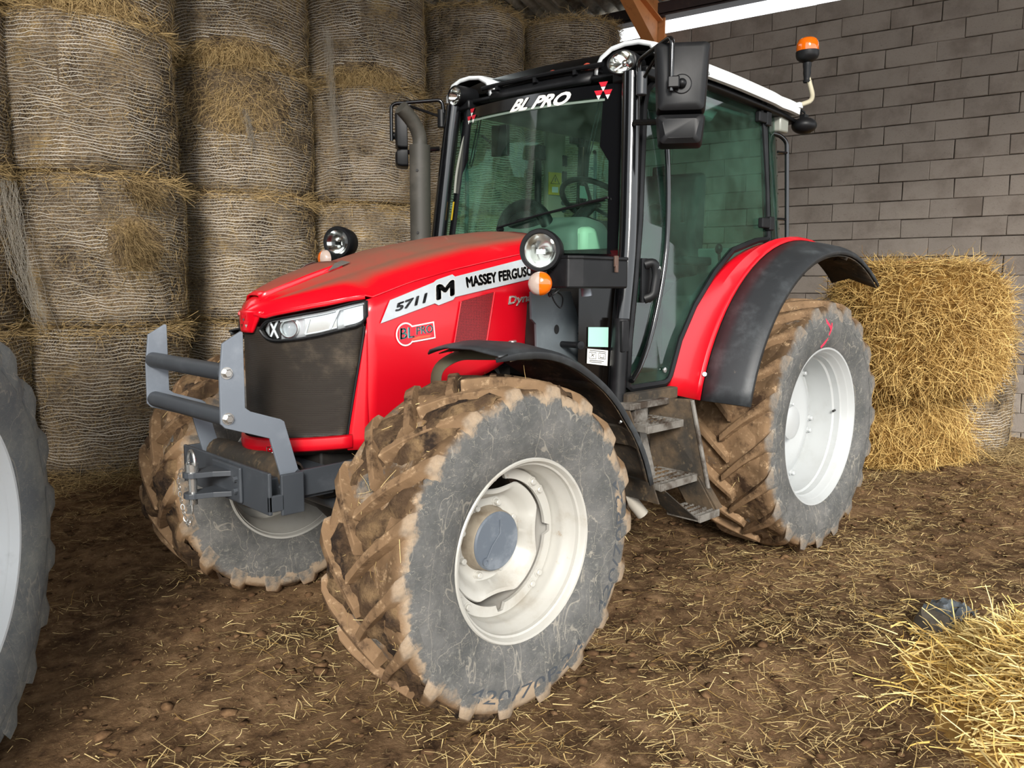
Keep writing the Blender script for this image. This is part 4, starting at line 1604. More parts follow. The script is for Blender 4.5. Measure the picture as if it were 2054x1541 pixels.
for s in (1, -1):
    hl = empty('headlight', tuple(nose(s * .22, 1.39)), None, T)
    b = MB()
    b.grid(lamp_patch(s, .083, .3645, 0, 1, -.030, 24))
    b.build('lamp_housing', m_lampback, hl, smooth=60, solid=.004)
    # surround
    b = MB()
    edge = [nose(s * y, hlt(y), .001) for y in np.linspace(.081, .366, 24)] + [nose(s * y, hlb(y), .001) for y in np.linspace(.366, .081, 24)]
    b.tube(edge, .0055, 6, closed=True)
    b.build('lamp_surround', m_black, hl)
    # projector barrel, dark well, reflector facets, LED bar
    cpt = nose(s * .175, (hlb(.175) + hlt(.175)) / 2, -.022)
    nv = (nose(s * .175, 1.38, .01) - nose(s * .175, 1.38, 0)).normalized()
    Mp = axis_matrix(cpt, nv)
    b = MB()
    b.lathe([(.036, -.006), (.036, .012), (.033, .012), (.030, .002)], 24, Mp)
    b.build('projector_ring', m_chrome, hl)
    b = MB()
    b.lathe([(.028, .0), (.026, .012), (.017, .020), (.0004, .023)], 20, Mp)
    b.build('projector_lens', m_lens, hl, smooth=80)
    b = MB()
    b.grid(lamp_patch(s, .105, .146, .06, .94, -.022, 6))
    b.build('dark_well', m_engine, hl, solid=.002)
    b = MB()
    for (ya, yb) in ((.112, .138),):
        for sg in (0, 1):
            pa = nose(s * ya, hlb(ya) + .12 * (hlt(ya) - hlb(ya)) if not sg else hlt(ya) - .006, -.018)
            pb = nose(s * yb, hlt(yb) - .006 if not sg else hlb(yb) + .008, -.018)
            b.tube([pa, pb], .0045, 6)
    b.build('lamp_brace', m_white, hl)
    b = MB()
    b.grid(lamp_patch(s, .222, .300, .14, .76, -.016, 8))
    b.build('reflector', m_chrome, hl, smooth=0, solid=.003)
    b = MB()
    for t in (.14, .76):
        b.tube([nose(s * y, hlb(y) + (hlt(y) - hlb(y)) * t, -.012) for y in np.linspace(.222, .30, 8)], .003, 6)
    b.tube([nose(s * (.222 + .012 * q), hlb(.225) + (hlt(.225) - hlb(.225)) * (.14 + .62 * q), -.012) for q in (0, .5, 1)], .004, 6)
    b.tube([nose(s * (.285 + .02 * q), hlb(.30) + (hlt(.30) - hlb(.30)) * (.1 + .8 * q), -.010) for q in (0, .5, 1)], .006, 6)
    b.tube([nose(s * y, hlb(y) + (hlt(y) - hlb(y)) * .88, -.012) for y in np.linspace(.15, .36, 14)], .004, 6)
    b.build('light_guide', m_white, hl)
    b = MB()
    b.grid(lamp_patch(s, .316, .358, .12, .80, -.014, 5))
    b.build('side_reflector', m_lampback, hl, smooth=0, solid=.003)
    b = MB()
    b.grid(lamp_patch(s, .083, .3645, 0.02, .98, .002, 24))
    b.build('lamp_cover', m_lens, hl, smooth=70)

# --- grey front guard: two side plates, cross tubes, bolts
PLATE = [(3.316, 1.348), (3.249, 1.387), (3.242, 1.383), (3.244, 1.123), (3.225, 1.108), (3.112, 1.068), (3.098, 1.058), (3.048, .876), (3.102, .800), (3.155, 1.003), (3.318, 1.060), (3.332, 1.075), (3.330, 1.23)]
for s in (1, -1):
    b = MB()
    b.prism([(x, s * .327 - .006, z) for x, z in PLATE], (0, .012, 0))
    g = b.build('guard_plate', m_greyplate, T, smooth=0, bevel=.002)
    b = MB()
    b.prism([(x, s * .326 - .007, z) for x, z in [(3.050, .880), (3.038, .868), (2.86, .872), (2.40, .90), (2.40, .78), (2.85, .771), (3.108, .770), (3.125, .82)]], (0, .014, 0))
    b.build('frame_rail', m_darkgrey, T, smooth=0, bevel=.003)
    for (x, z) in ((3.306, 1.248), (3.308, 1.092)):
        b = MB()
        My = axis_matrix((x, s * .333, z), (0, s, 0))
        b.lathe([(.021, 0), (.021, .003), (.0004, .003)], 16, My)
        b.lathe([(.0155, .003), (.0155, .013), (.012, .016), (.0004, .016)], 6, My)
        b.build('guard_bolt', m_steel, g, smooth=25)
for z in (1.248, 1.092):
    b = MB()
    b.tube([(3.302, -.322, z), (3.302, .322, z)], .030, 20)
    b.build('guard_tube', m_darkgrey, T)
# weight carrier with towing jaw
b = MB()
b.prism([(3.19, -.345, .735), (3.19, .375, .735), (3.19, .375, .888), (3.19, -.345, .888)], (-.014, 0, 0))
b.box((3.095, .368, .80), (.09, .014, .150))
b.box((3.16, .368, .775), (.06, .014, .06))
b.box((3.13, -.338, .81), (.12, .014, .150))
b.box((3.03, 0, .80), (.30, .60, .10))
b.build('weight_carrier', m_darkgrey, T, smooth=0, bevel=.004)
b = MB()
b.lathe([(.045, -.31), (.055, -.30), (.06, 0), (.055, .30), (.045, .31)], 16, axis_matrix((3.06, 0, .85), (0, 1, 0)))
b.build('front_crossmember', m_dirtyblack, T)
jaw = empty('towing_jaw', (3.2, .06, .81), None, T)
jy = .035
b = MB()
b.box((3.198, jy + .035, .812), (.014, .23, .135))
b.build('jaw_plate', m_darkgrey, jaw, smooth=0, bevel=.006)
for z in (.848, .770):
    b = MB()
    pts = [(3.205, jy - .055), (3.205, jy + .085), (3.26, jy + .050), (3.315, jy + .034)] + [(3.315 + .034 * math.sin(a), jy + .034 * math.cos(a)) for a in np.linspace(.3, PI - .3, 6)] + [(3.315, jy - .034), (3.26, jy - .040)]
    b.prism([(x, y, z - .010) for x, y in pts], (0, 0, .020))
    b.build('jaw_tongue', m_darkgrey, jaw, smooth=0, bevel=.002)
b = MB()
b.tube([(3.315, jy, .735), (3.315, jy, .885)], .0155, 16)
b.lathe([(.0155, -.03), (.024, -.03), (.024, .0), (.0155, 0)], 16, axis_matrix((3.315, jy, .888), (0, 0, 1)))
b.tube([(3.315 + .0, jy + .027 * math.cos(a), .892 + .046 * math.sin(a)) for a in np.linspace(-.15, PI + .15, 14)], .006, 8)
b.build('jaw_pin', m_steel, jaw)
for (y, z) in ((jy + .125, .835), (jy + .125, .79)):
    b = MB()
    b.lathe([(.012, 0), (.012, .012), (.008, .014), (.0004, .014)], 6, axis_matrix((3.205, y, z), (1, 0, 0)))
    b.build('jaw_bolt', m_darkgrey, jaw, smooth=20)
# chain and spring clip
chain = smooth_path([(3.335, jy - .030, .868), (3.345, jy - .045, .84), (3.345, jy - .045, .77), (3.338, jy - .035, .70), (3.335, jy - .018, .665), (3.332, jy - .002, .66), (3.325, jy + .012, .70)], 6)
dl, acc, links = .0165, 0, []
for i in range(len(chain) - 1):
    acc += (chain[i + 1] - chain[i]).length
    if acc > dl:
        acc = 0
        links.append((chain[i], (chain[i + 1] - chain[i]).normalized()))
for i, (p, dv) in enumerate(links):
    side = dv.cross(Vector((1, .2, 0) if i % 2 else (.2, 1, .3))).normalized()
    b = MB()
    b.tube([p + dv * .011 * math.cos(a) + side * .0062 * math.sin(a) for a in np.linspace(0, 2 * PI, 13)[:-1]], .0018, 5, closed=True)
    b.build('chain_link', m_steel, jaw)
b = MB()
c0 = Vector((3.325, jy + .012, .70))
b.tube([c0, c0 + Vector((0, .006, .03)), c0 + Vector((0, .016, .055)), c0 + Vector((0, .008, .064)), c0 + Vector((0, -.006, .056)), c0 + Vector((0, -.003, .028)), c0], .0022, 6)
b.tube([Vector((3.33, jy - .028, .872)), Vector((3.325, jy - .012, .895)), Vector((3.32, jy - .002, .905))], .003, 6)
b.build('spring_clip', m_steel, jaw)
# ------------------------------------------------------------------ mudguards
def rear_fender(s):
    A = [(13, 1.287), (24, 1.276), (37, 1.244), (47, 1.203), (60, 1.147), (80, 1.075), (95, 1.06), (110, 1.055), (124, 1.045)]
    ra = lambda d: interp(d, [a for a, r in A], [r for a, r in A])
    def P(d, y, r):
        a = math.radians(d)
        return Vector((r * math.cos(a), s * y, .735 + r * math.sin(a)))
    ds = np.linspace(13, 124, 26)
    b = MB()
    b.grid([[P(d, .695, ra(d)), P(d, .715, ra(d) - .004), P(d, .742, (ra(d) + 1.085) / 2 + .022), P(d, .752, 1.094), P(d, .768, 1.080)] for d in ds])
    red = b.build('fender_band', m_redplain, T, smooth=30, solid=.006)
    b = MB()
    k = lambda d: interp(d, [13, 20, 100, 124], [1.0, 1.0, 1.0, .985])
    b.grid([[P(d, .770, 1.076 * k(d)), P(d, .86, 1.062 * k(d)), P(d, .955, 1.040 * k(d)), P(d, .985, 1.026 * k(d)), P(d, 1.0, 1.010 * k(d)), P(d, 1.0, .990 * k(d))] for d in ds])
    ext = b.build('fender_extension', m_fender, T, smooth=30, solid=.008)
    # underside skin with stiffening rib
    b = MB()
    b.grid([[P(d, .70, min(ra(d), 1.10) - .035), P(d, .80, 1.045), P(d, .99, .985 * k(d))] for d in ds])
    b.build('fender_liner', m_dirtyblack, T, smooth=40, solid=.006)
    b = MB()
    b.tube([P(94, .72, 1.02), P(94, .82, 1.025), P(95, .93, 1.0), P(96, .985, .975)], .013, 8)
    b.lathe([(.05, 0), (.045, .014), (.02, .018), (.0005, .018)], 20, axis_matrix(P(106, .88, 1.008), -(P(106, .88, 1) - Vector((0, s * .88, .735)))))
    b.build('fender_rib', m_dirtyblack, T)
    b = MB()
    b.lathe([(.011, 0), (.011, .006), (.0004, .007)], 12, axis_matrix(P(20, .768, 1.086), (.8, s * .5, .2)))
    b.build('fender_screw', m_steel, T)
for s in (1, -1):
    rear_fender(s)

def front_fender(s):
    cx, cz = 2.547, .613
    def P(d, y, dr=0):
        r = interp(d, [70, 80, 86, 100, 120, 145, 172], [.700, .705, .712, .712, .706, .720, .778]) + dr
        a = math.radians(d)
        return Vector((cx + r * math.cos(a), s * y, cz + r * math.sin(a)))
    ds = np.linspace(80, 172, 30)
    b = MB()
    rows = []
    for d in ds:
        f = max(0, (88 - d) / 8)
        o = 1.012 - .03 * f ** 2
        rows.append([P(d, .615, -.012), P(d, .63, .004), P(d, .72, .020), P(d, .86, .022), P(d, .955, .010), P(d, .990, .006), P(d, 1.0, .0), P(d, o, -.006), P(d, o, -.030 + .01 * f)])
    b.grid(rows)
    f = b.build('front_fender', m_fender, T, smooth=40, solid=.006)
    b = MB()
    rows = []
    for d in np.linspace(84, 171, 24):
        rows.append([P(d, y, dr) for y, dr in ((.62, -.024), (.72, .008), (.86, .010), (.97, -.006), (1.0, -.028))])
    b.grid(rows)
    b.build('fender_liner', m_dirtyblack, f, smooth=40, solid=.004)
    b = MB()
    rows = [[P(d, y, -.012 if y < .98 else -.03) for y in (.63, .8, .94, 1.0)] for d in (128, 129.5, 131)]
    b.grid(rows)
    b.build('fender_strap', m_dirtyblack, f, smooth=0, solid=.012)
    b = MB()
    rows = [[P(d, y, -.014 if y < .98 else -.032) for y in (.63, .8, .94, 1.0)] for d in (150, 154, 158)]
    b.grid(rows)
    b.build('fender_strap', m_dirtyblack, f, smooth=0, solid=.012)
    b = MB()
    b.lathe([(.012, 0), (.012, .008), (.0004, .009)], 12, axis_matrix(P(146, .97, -.02), (-.2, s * .6, -.6)))
    b.lathe([(.016, 0), (.014, .004), (.0004, .004)], 12, axis_matrix(P(96, .86, .022), (.1, 0, 1)))
    b.build('fender_screw', m_steel, f)
    b = MB()
    pts = round_path([(2.60, s * .575, .80), (2.595, s * .575, 1.235), (2.52, s * .62, 1.285), (2.40, s * .9, 1.295)], .06, 5)
    b.tube(pts, .024, 8, flat=(1.3, .5))
    b.build('fender_stay', mat('muddy_bracket', '#4c4634', .8), f)
for s in (1, -1):
    front_fender(s)

# ------------------------------------------------------------------ cab frame and glazing
def dy(z):
    return .72 if z < 1.7 else .72 - .06 * (z - 1.7) / .75
DOOR = [(1.446, 2.367), (1.414, 2.446), (1.356, 2.489), (1.12, 2.522), (.887, 2.546), (.401, 2.570), (.353, 2.552), (.318, 2.409), (.300, 2.084), (.309, 1.813), (.335, 1.796), (.435, 1.786), (.507, 1.770), (.703, 1.723), (.876, 1.607), (1.047, 1.445), (1.167, 1.281), (1.240, 1.112), (1.264, 1.085), (1.30, 1.072), (1.565, 1.070), (1.597, 1.089), (1.590, 1.30), (1.555, 1.572), (1.516, 1.845), (1.484, 2.092)]
def door(s):
    D = empty('door', tuple(cb(.9, s * .72, 1.1)), None, T)
    rr = (lambda x, y, z: cb(x, y, z)) if s < 0 else (lambda x, y, z: Vector((x, y, z)))
    pts = [rr(x, s * (dy(z) - .004), z) for x, z in DOOR]
    b = MB()
    b.add(pts, [tuple(range(len(pts)))])
    b.build('door_glass', m_doorglass, D, smooth=0)
    cen = Vector((.95, 0, 1.75))
    def ring(off, yo):
        out = []
        n = len(DOOR)
        for i in range(n):
            a, c, e = [Vector((DOOR[k % n][0], DOOR[k % n][1])) for k in (i - 1, i, i + 1)]
            t = ((c - a).normalized() + (e - c).normalized()).normalized()
            nn = Vector((-t.y, t.x))
            q = c + nn * off
            out.append(rr(q.x, s * (dy(q.y) + yo), q.y))
        return out
    b = MB()
    rows = [ring(.024, -.012), ring(.024, .006), ring(.008, .012), ring(-.006, .006), ring(-.006, -.012)]
    b.grid(rows, closed=True)
    b.build('door_frame', m_black, D, smooth=40)
    # curved opening bar along the glass
    b = MB()
    P = smooth_path([rr(1.365, s * .675, 2.45), rr(1.31, s * .69, 2.2), rr(1.298, s * .70, 1.88), rr(1.327, s * .705, 1.625), rr(1.415, s * .71, 1.345), rr(1.506, s * .715, 1.187), rr(1.60, s * .735, 1.118)], 6)
    b.tube([p + Vector((0, s * .014, 0)) for p in P], .013, 10)
    b.build('door_bar', m_gloss, D)
    b = MB()
    c = rr(1.468, s * .745, 1.575)
    b.tube(round_path([rr(1.505, s * .735, 1.640), rr(1.47, s * .765, 1.655), rr(1.455, s * .770, 1.60), rr(1.470, s * .765, 1.50), rr(1.50, s * .735, 1.485)], .03), .014, 10, flat=(1, 1.5))
    b.box(rr(1.49, s * .735, 1.57), (.075, .012, .20))
    b.build('door_handle', m_black, D, bevel=.004)
    b = MB()
    b.lathe([(.010, 0), (.010, .008), (.0004, .009)], 12, axis_matrix(rr(1.452, s * .775, 1.625), (0, s, 0)))
    b.lathe([(.013, 0), (.013, .006), (.0004, .007)], 14, axis_matrix(rr(1.305, s * .722, 1.145), (0, s, 0)))
    b.build('door_lock', m_steel, D)
    for z in (2.462, 1.892):
        b = MB()
        x = .368 if z > 2 else .372
        b.box(rr(x, s * (dy(z) + .012), z), (.10, .03, .055))
        b.box(rr(x - .055, s * (dy(z) + .010), z), (.05, .04, .075))
        b.build('door_hinge', m_black, D, smooth=0, bevel=.006)
for s in (1, -1):
    door(s)
# rear corner glazing, pillars, rear window
for s in (1, -1):
    rows = []
    for z, k in ((1.80, 0), (2.1, .4), (2.4, .8), (2.52, 1)):
        rows.append([cb(.275 - .0 * k, s * (dy(z)), z), cb(.20, s * (dy(z) - .005), z), cb(.12, s * (dy(z) - .03), z), cb(.06, s * (dy(z) - .08), z)])
    b = MB(); b.grid(rows)
    b.build('corner_glass', m_doorglass, T, smooth=60)
    b = MB()
    b.tube([cb(.285, s * (dy(z) - .022), z) for z in (1.72, 2.0, 2.3, 2.55)], .022, 8)
    b.build('rear_pillar', m_black, T)
    b = MB()
    P = round_path([cb(.20, s * .645, 2.405), cb(.155, s * .675, 2.395), cb(.125, s * .70, 2.36), cb(.10, s * .715, 1.80), cb(.17, s * .70, 1.78)], .035, 5)
    b.tube(P, .0125, 10)
    for z in (2.30, 1.93):
        b.tube([cb(.115, s * .708, z), cb(.19, s * .68, z)], .008, 8)
    b.build('rear_grab_rail', m_gloss, T)
    b = MB()
    b.tube([cb(.05, s * (dy(z) - .10), z) for z in (1.6, 2.0, 2.3, 2.55)], .03, 8)
    b.build('rear_corner_post', m_black, T)
b = MB()
b.grid([[cb(.04, y, z) for y in np.linspace(-.58, .58, 5)] for z in (1.75, 2.1, 2.5)])
b.build('rear_window', m_glass, T)
b = MB()
b.box((.25, 0, 1.62), (.06, 1.2, .30))
b.build('rear_wall', m_interior, T, bevel=.01)
# windscreen
def ws(u, v):
    """u -1..1 across, v 0 bottom..1 top"""
    hw_ = .625 - .070 * v
    z = 1.69 + .785 * v
    x = 1.525 - .075 * v + .075 * (1 - u * u)
    return cb(x, u * hw_, z)
b = MB()
b.grid([[ws(u, v) for u in np.linspace(-1, 1, 15)] for v in np.linspace(0, 1, 8)])
wsg = b.build('windscreen', m_glass, T, smooth=80)
b = MB()
b.grid([[ws(u, v) + Vector((.003, 0, 0)) for u in np.linspace(-.93, .93, 15)] for v in (.925, 1.0)])
b.build('visor_band', m_gloss, wsg, smooth=80)
b = MB()
b.grid([[ws(u, v) + Vector((.0045, 0, 0)) for u in np.linspace(-.86, .84, 15)] for v in (.902, .916)])
b.build('sun_strip', mat('grey_green_strip', '#75857a', .5), wsg, smooth=80)
for s in (1, -1):
    b = MB()
    b.grid([[ws(s * u, v) + Vector((.003, 0, 0)) for u in np.linspace(.88 if v < .55 else .80 + .08 * abs(v - .62) , 1.0, 4)] for v in np.linspace(0, 1, 12)])
    b.build('screen_border', m_gloss, wsg, smooth=80)
wst = lambda o: (lambda u, v: ws(-.14 + .635 * u + .0 * v, .925 + .068 * v + .0 * u) + Vector((.006 + o, 0, 0)))
def wtxt(u, v):
    a, b2, c, d = (-.105, 2.430), (.268, 2.415), (.292, 2.470), (-.068, 2.483)
    y = (a[0] * (1 - u) + b2[0] * u) * (1 - v) + (d[0] * (1 - u) + c[0] * u) * v
    z = (a[1] * (1 - u) + b2[1] * u) * (1 - v) + (d[1] * (1 - u) + c[1] * u) * v
    vv = (z - ROLL * (.65 - y) - 1.69) / .785
    hw_ = .625 - .070 * vv
    return ws(y / hw_, vv) + Vector((.007, 0, 0))
text('windscreen_lettering', 'BL PRO', wtxt, m_letterwhite, wsg, .045, .18)
for (u0, v0) in ((.745, .905), (-.90, .885)):
    tri_mark('windscreen_emblem', lambda u, v, u0=u0, v0=v0: ws(u0 + .165 * u, v0 + .105 * v) + Vector((.008, 0, 0)), m_decalred, wsg, m_letterwhite)
b = MB()
b.add([ws(-.995, v) + Vector((.006, 0, 0)) for v in (.23, .36)] + [ws(-.965, v) + Vector((.006, 0, 0)) for v in (.36, .23)], [(0, 1, 2, 3)])
b.build('screen_sticker', m_yellow, wsg, smooth=0)
b = MB()
b.tube([ws(-.18, .16) + Vector((.03, 0, 0)), ws(.25, .23) + Vector((.028, 0, 0)), ws(.90, .33) + Vector((.02, 0, 0))], .006, 6)
b.tube([ws(.02, .205) + Vector((.016, 0, 0)), ws(.86, .315) + Vector((.012, 0, 0))], .009, 6, flat=(1, .5))
b.lathe([(.014, 0), (.014, .03), (.0005, .032)], 12, axis_matrix(ws(-.18, .15), (1, 0, .1)))
b.build('wiper', m_black, T)
# front pillars: thick round tubes carrying on down beside the step
for s in (1, -1):
    b = MB()
    P = [cb(1.475, s * .618, 2.50), cb(1.515, s * .650, 2.10), cb(1.555, s * .676, 1.70), cb(1.60, s * .680, 1.35), cb(1.62, s * .680, 1.06)]
    if s > 0:
        P = [Vector((p.x, p.y, p.z - ROLL * (.65 - p.y))) for p in P]
    b.tube(smooth_path(P, 4), .044, 14)
    b.build('front_pillar', m_gloss, T)
    b = MB()
    b.tube([P[3] + Vector((.02, s * .02, .05)), P[4] + Vector((.02, s * .02, -.04))], .036, 12)
    b.box(P[3] + Vector((.03, s * .045, -.03)), (.05, .02, .14))
    b.build('pillar_foot', m_black, T, bevel=.004)
b = MB()
b.box(cb(1.51, 0, 1.655), (.06, 1.26, .085))
b.build('screen_sill', m_gloss, T, bevel=.01)
# firewall and dark lower windows
b = MB()
b.box((1.50, 0, 1.38), (.04, 1.20, .50))
b.build('firewall', m_engine, T)
for s in (1, -1):
    b = MB()
    b.add([(1.80, s * .60, 1.59), (1.59, s * .66, 1.60), (1.60, s * .66, 1.05), (1.80, s * .60, 1.10)], [(0, 1, 2, 3)])
    b.add([(1.80, s * .60, 1.59), (1.56, s * .40, 1.60), (1.56, s * .40, 1.05), (1.80, s * .60, 1.10)], [(0, 1, 2, 3)])
    b.build('lower_window', mat('dark_lower_glass', '#0d0a08', .12, spec=.3), T, smooth=0)
b = MB()
for (x0, x1, z0, z1) in ((1.756, 1.652, 1.275, 1.362),):
    b.prism([(x0, .614 + .006, z0), (x1, .644 + .006, z0 - .006), (x1, .644 + .006, z1 - .003), (x0, .614 + .006, z1)], (0, .002, 0))
b.build('pale_sticker', mat('pale_green_film', '#9fcfc0', .4), T, smooth=0)
b = MB()
b.prism([(1.762, .620, 1.200), (1.655, .650, 1.184), (1.652, .650, 1.254), (1.760, .620, 1.266)], (0, .002, 0))
ps = b.build('pictogram_sticker', m_letterwhite, T, smooth=0)
b = MB()
def st(u, v):
    return Vector((1.762 - .108 * u, .6235 + .030 * u, 1.200 - .015 * u + .066 * v))
for (u0, u1, v0, v1) in ((.08, .42, .38, .80), (.54, .88, .42, .80)):
    b.tube([st(u0, v0), st(u1, v0), st(u1, v1), st(u0, v1)], .0013, 4, closed=True)
for (u0, u1, v0, v1) in ((.1, .9, .92, .92), (.1, .8, .25, .25), (.1, .7, .14, .14), (.16, .34, .5, .7), (.2, .3, .72, .5), (.62, .8, .5, .5), (.62, .62, .5, .7), (.8, .8, .5, .7)):
    b.tube([st(u0, v0), st(u1, v1)], .0013, 4)
b.build('pictogram', m_ink, ps)
b = MB()
b.box((1.44, .735, 1.035), (.40, .05, .055))
b.box((1.44, -.735, 1.06), (.40, .05, .055))
b.box((.9, 0, 1.02), (1.3, 1.3, .06))
b.build('cab_sill', m_dirtyblack, T, smooth=0, bevel=.006)
# roof shell
b = MB()
rows = []
def roof_z(x):
    return interp(x, [-.05, .066, .445, .76, 1.04, 1.20, 1.45], [2.56, 2.582, 2.600, 2.612, 2.616, 2.612, 2.60])
for x in np.linspace(.055, 1.36, 15):
    w_ = .735 * min(1, .90 + .10 * math.sin(PI * min(1, max(0, (x + .35) / .9)) / 1)) if x < .3 else .735
    zt = roof_z(x)
    lo = zt - .062
    prof = [(-w_ + .02, lo - .004), (-w_, lo), (-w_ - .004, zt - .03), (-w_ + .01, zt), (-w_ + .12, zt + .020)] + [(y, zt + .030 + .02 * (1 - (y / .62) ** 2)) for y in np.linspace(-.5, .5, 7)] + [(w_ - .12, zt + .020), (w_ - .01, zt), (w_ + .004, zt - .03), (w_, lo), (w_ - .02, lo - .004)]
    rows.append([cb(x, y, z) for y, z in prof])
b.grid(rows)
b.f.append(tuple(range(len(rows[0])))); b.mi.append(0)
b.build('roof', m_white, T, smooth=35)
b = MB()
rows = []
for x in np.linspace(0, 1.44, 8):
    zt = roof_z(x) - .060
    rows.append([cb(x, y, zt - (.012 if abs(y) > .6 else 0)) for y in (-.70, -.62, 0, .62, .70)])
b.grid(rows)
b.build('roof_underside', m_black, T, smooth=30, solid=.02)
b = MB()
b.grid([[cb(1.36 + .10 * t, y, 2.60 - .09 * t * t) for y in np.linspace(-.35, .35, 7)] for t in (0, .4, .8, 1)])
b.build('roof_front', m_black, T, smooth=50, solid=.02)
b = MB()
P = [cb(1.44, y, 2.575 + .010 * math.cos(y * 3)) for y in np.linspace(-.42, .42, 9)]
b.tube(P, .012, 8)
P2 = [cb(1.42, y, 2.565 + .02 * math.cos(y * 4) - .01) for y in np.linspace(-.40, .40, 9)]
b.tube(P2, .009, 8)
for y in (-.30, -.02, .25):
    b.box(cb(1.43, y, 2.572), (.04, .02, .035))
b.build('roof_front_rail', m_black, T)
for y in (.075, .30):
    b = MB()
    b.ball(cb(1.41, y, 2.590), (.022, .022, .018), 12, 8)
    b.tube([cb(1.41, y, 2.55), cb(1.41, y, 2.59)], .011, 8)
    b.build('washer_nozzle', m_redknob, T)
# corner lamps under white hoods
for s in (1, -1):
    o = empty('roof_lamp', tuple(cb(1.44, s * .58, 2.55)), None, T)
    b = MB()
    rows = []
    for x, k in ((1.02, .0), (1.12, .55), (1.22, 1), (1.32, 1.05), (1.40, 1.0), (1.43, .9)):
        zt = 2.618 + .046 * k
        rows.append([cb(x, s * y, z) for y, z in ((.742, 2.54 + .02 * (1 - k)), (.738, 2.575), (.69, zt - .022), (.62, zt), (.54, zt + .004), (.46, zt - .006), (.395, zt - .040), (.365, 2.575), (.36, 2.54))])
    b.grid(rows)
    h_ = b.build('lamp_hood', [m_white, m_black], o, smooth=35, solid=.022)
    h_.modifiers['s'].material_offset = 1
    Ml = axis_matrix(cb(1.475, s * .575, 2.552), (1, s * .16, -.05))
    Ms = Ml @ Matrix.Diagonal((1.30, .92, 1, 1))
    b = MB()
    b.lathe([(.020, -.12), (.05, -.09), (.058, -.02), (.059, .030), (.054, .034), (.050, .028)], 28, Ms)
    b.build('lamp_body', m_black, o)
    b = MB()
    b.lathe([(.0004, -.035), (.02, -.030), (.04, -.005), (.051, .026)], 28, Ms)
    for k in range(4):
        a = k * PI / 2 + PI / 4
        b.tube([Ms @ Vector((.012 * math.cos(a), .012 * math.sin(a), .002)), Ms @ Vector((.044 * math.cos(a), .044 * math.sin(a), .018))], .006, 5)
    b.ball(Ms @ Vector((0, 0, -.004)), .016, 12, 8)
    b.build('lamp_reflector', m_chrome, o)
    b = MB()
    b.lathe([(.051, .028), (.04, .034), (.02, .038), (.0004, .039)], 28, Ms)
    b.build('lamp_glass', m_lens, o, smooth=80)
    b = MB()
    b.box(cb(1.40, s * .60, 2.500), (.14, .20, .05))
    b.build('lamp_mount', m_black, o, bevel=.01)
# rotating beacon and rear work lamp
Bc = empty('beacon', (0, .70, 2.60), None, T)
b = MB()
b.tube(round_path([(.05, .735, 2.570), (-.03, .755, 2.598), (-.085, .74, 2.640), (-.090, .72, 2.70), (-.090, .70, 2.76)], .05, 6), .0135, 10)
b.build('beacon_stem', mat('cream_tube', '#b9b29a', .4), Bc)
b = MB()
Mb = axis_matrix((-.085, .70, 2.72), (.06, 0, 1))
b.lathe([(.020, 0), (.022, .012), (.018, .014), (.018, .028), (.022, .05), (.021, .075), (.024, .09), (.024, .11), (.040, .118), (.058, .132), (.064, .150), (.064, .172), (.060, .176)], 28, Mb)
b.build('beacon_base', m_black, Bc)
b = MB()
b.lathe([(.0615, .172), (.0625, .19), (.060, .215), (.050, .236), (.032, .246), (.0004, .249)], 28, Mb)
b.build('beacon_dome', m_amber, Bc, smooth=80)
b = MB()
b.box((.06, .735, 2.565), (.04, .02, .03))
b.build('beacon_bracket', m_white, Bc, bevel=.003)
rl = empty('rear_work_lamp', (-.035, .72, 2.48), None, T)
b = MB()
b.ball((-.035, .72, 2.468), (.075, .070, .047), 24, 12)
b.build('lamp_shell', m_black, rl, smooth=80)
b = MB()
b.tube(round_path([(-.0, .72, 2.53), (.02, .70, 2.56), (.04, .66, 2.56)], .02), .006, 6)
b.tube([(-.05, .72, 2.51), (-.03, .72, 2.545), (.0, .70, 2.56)], .006, 6)
b.box((-.03, .72, 2.518), (.05, .03, .02))
b.build('lamp_bracket', m_black, rl)
b = MB()
b.box((.13, .66, 2.46), (.10, .05, .09))
b.build('tail_lamp', mat('smoky_lamp', '#8e9088', .3), T, bevel=.01)

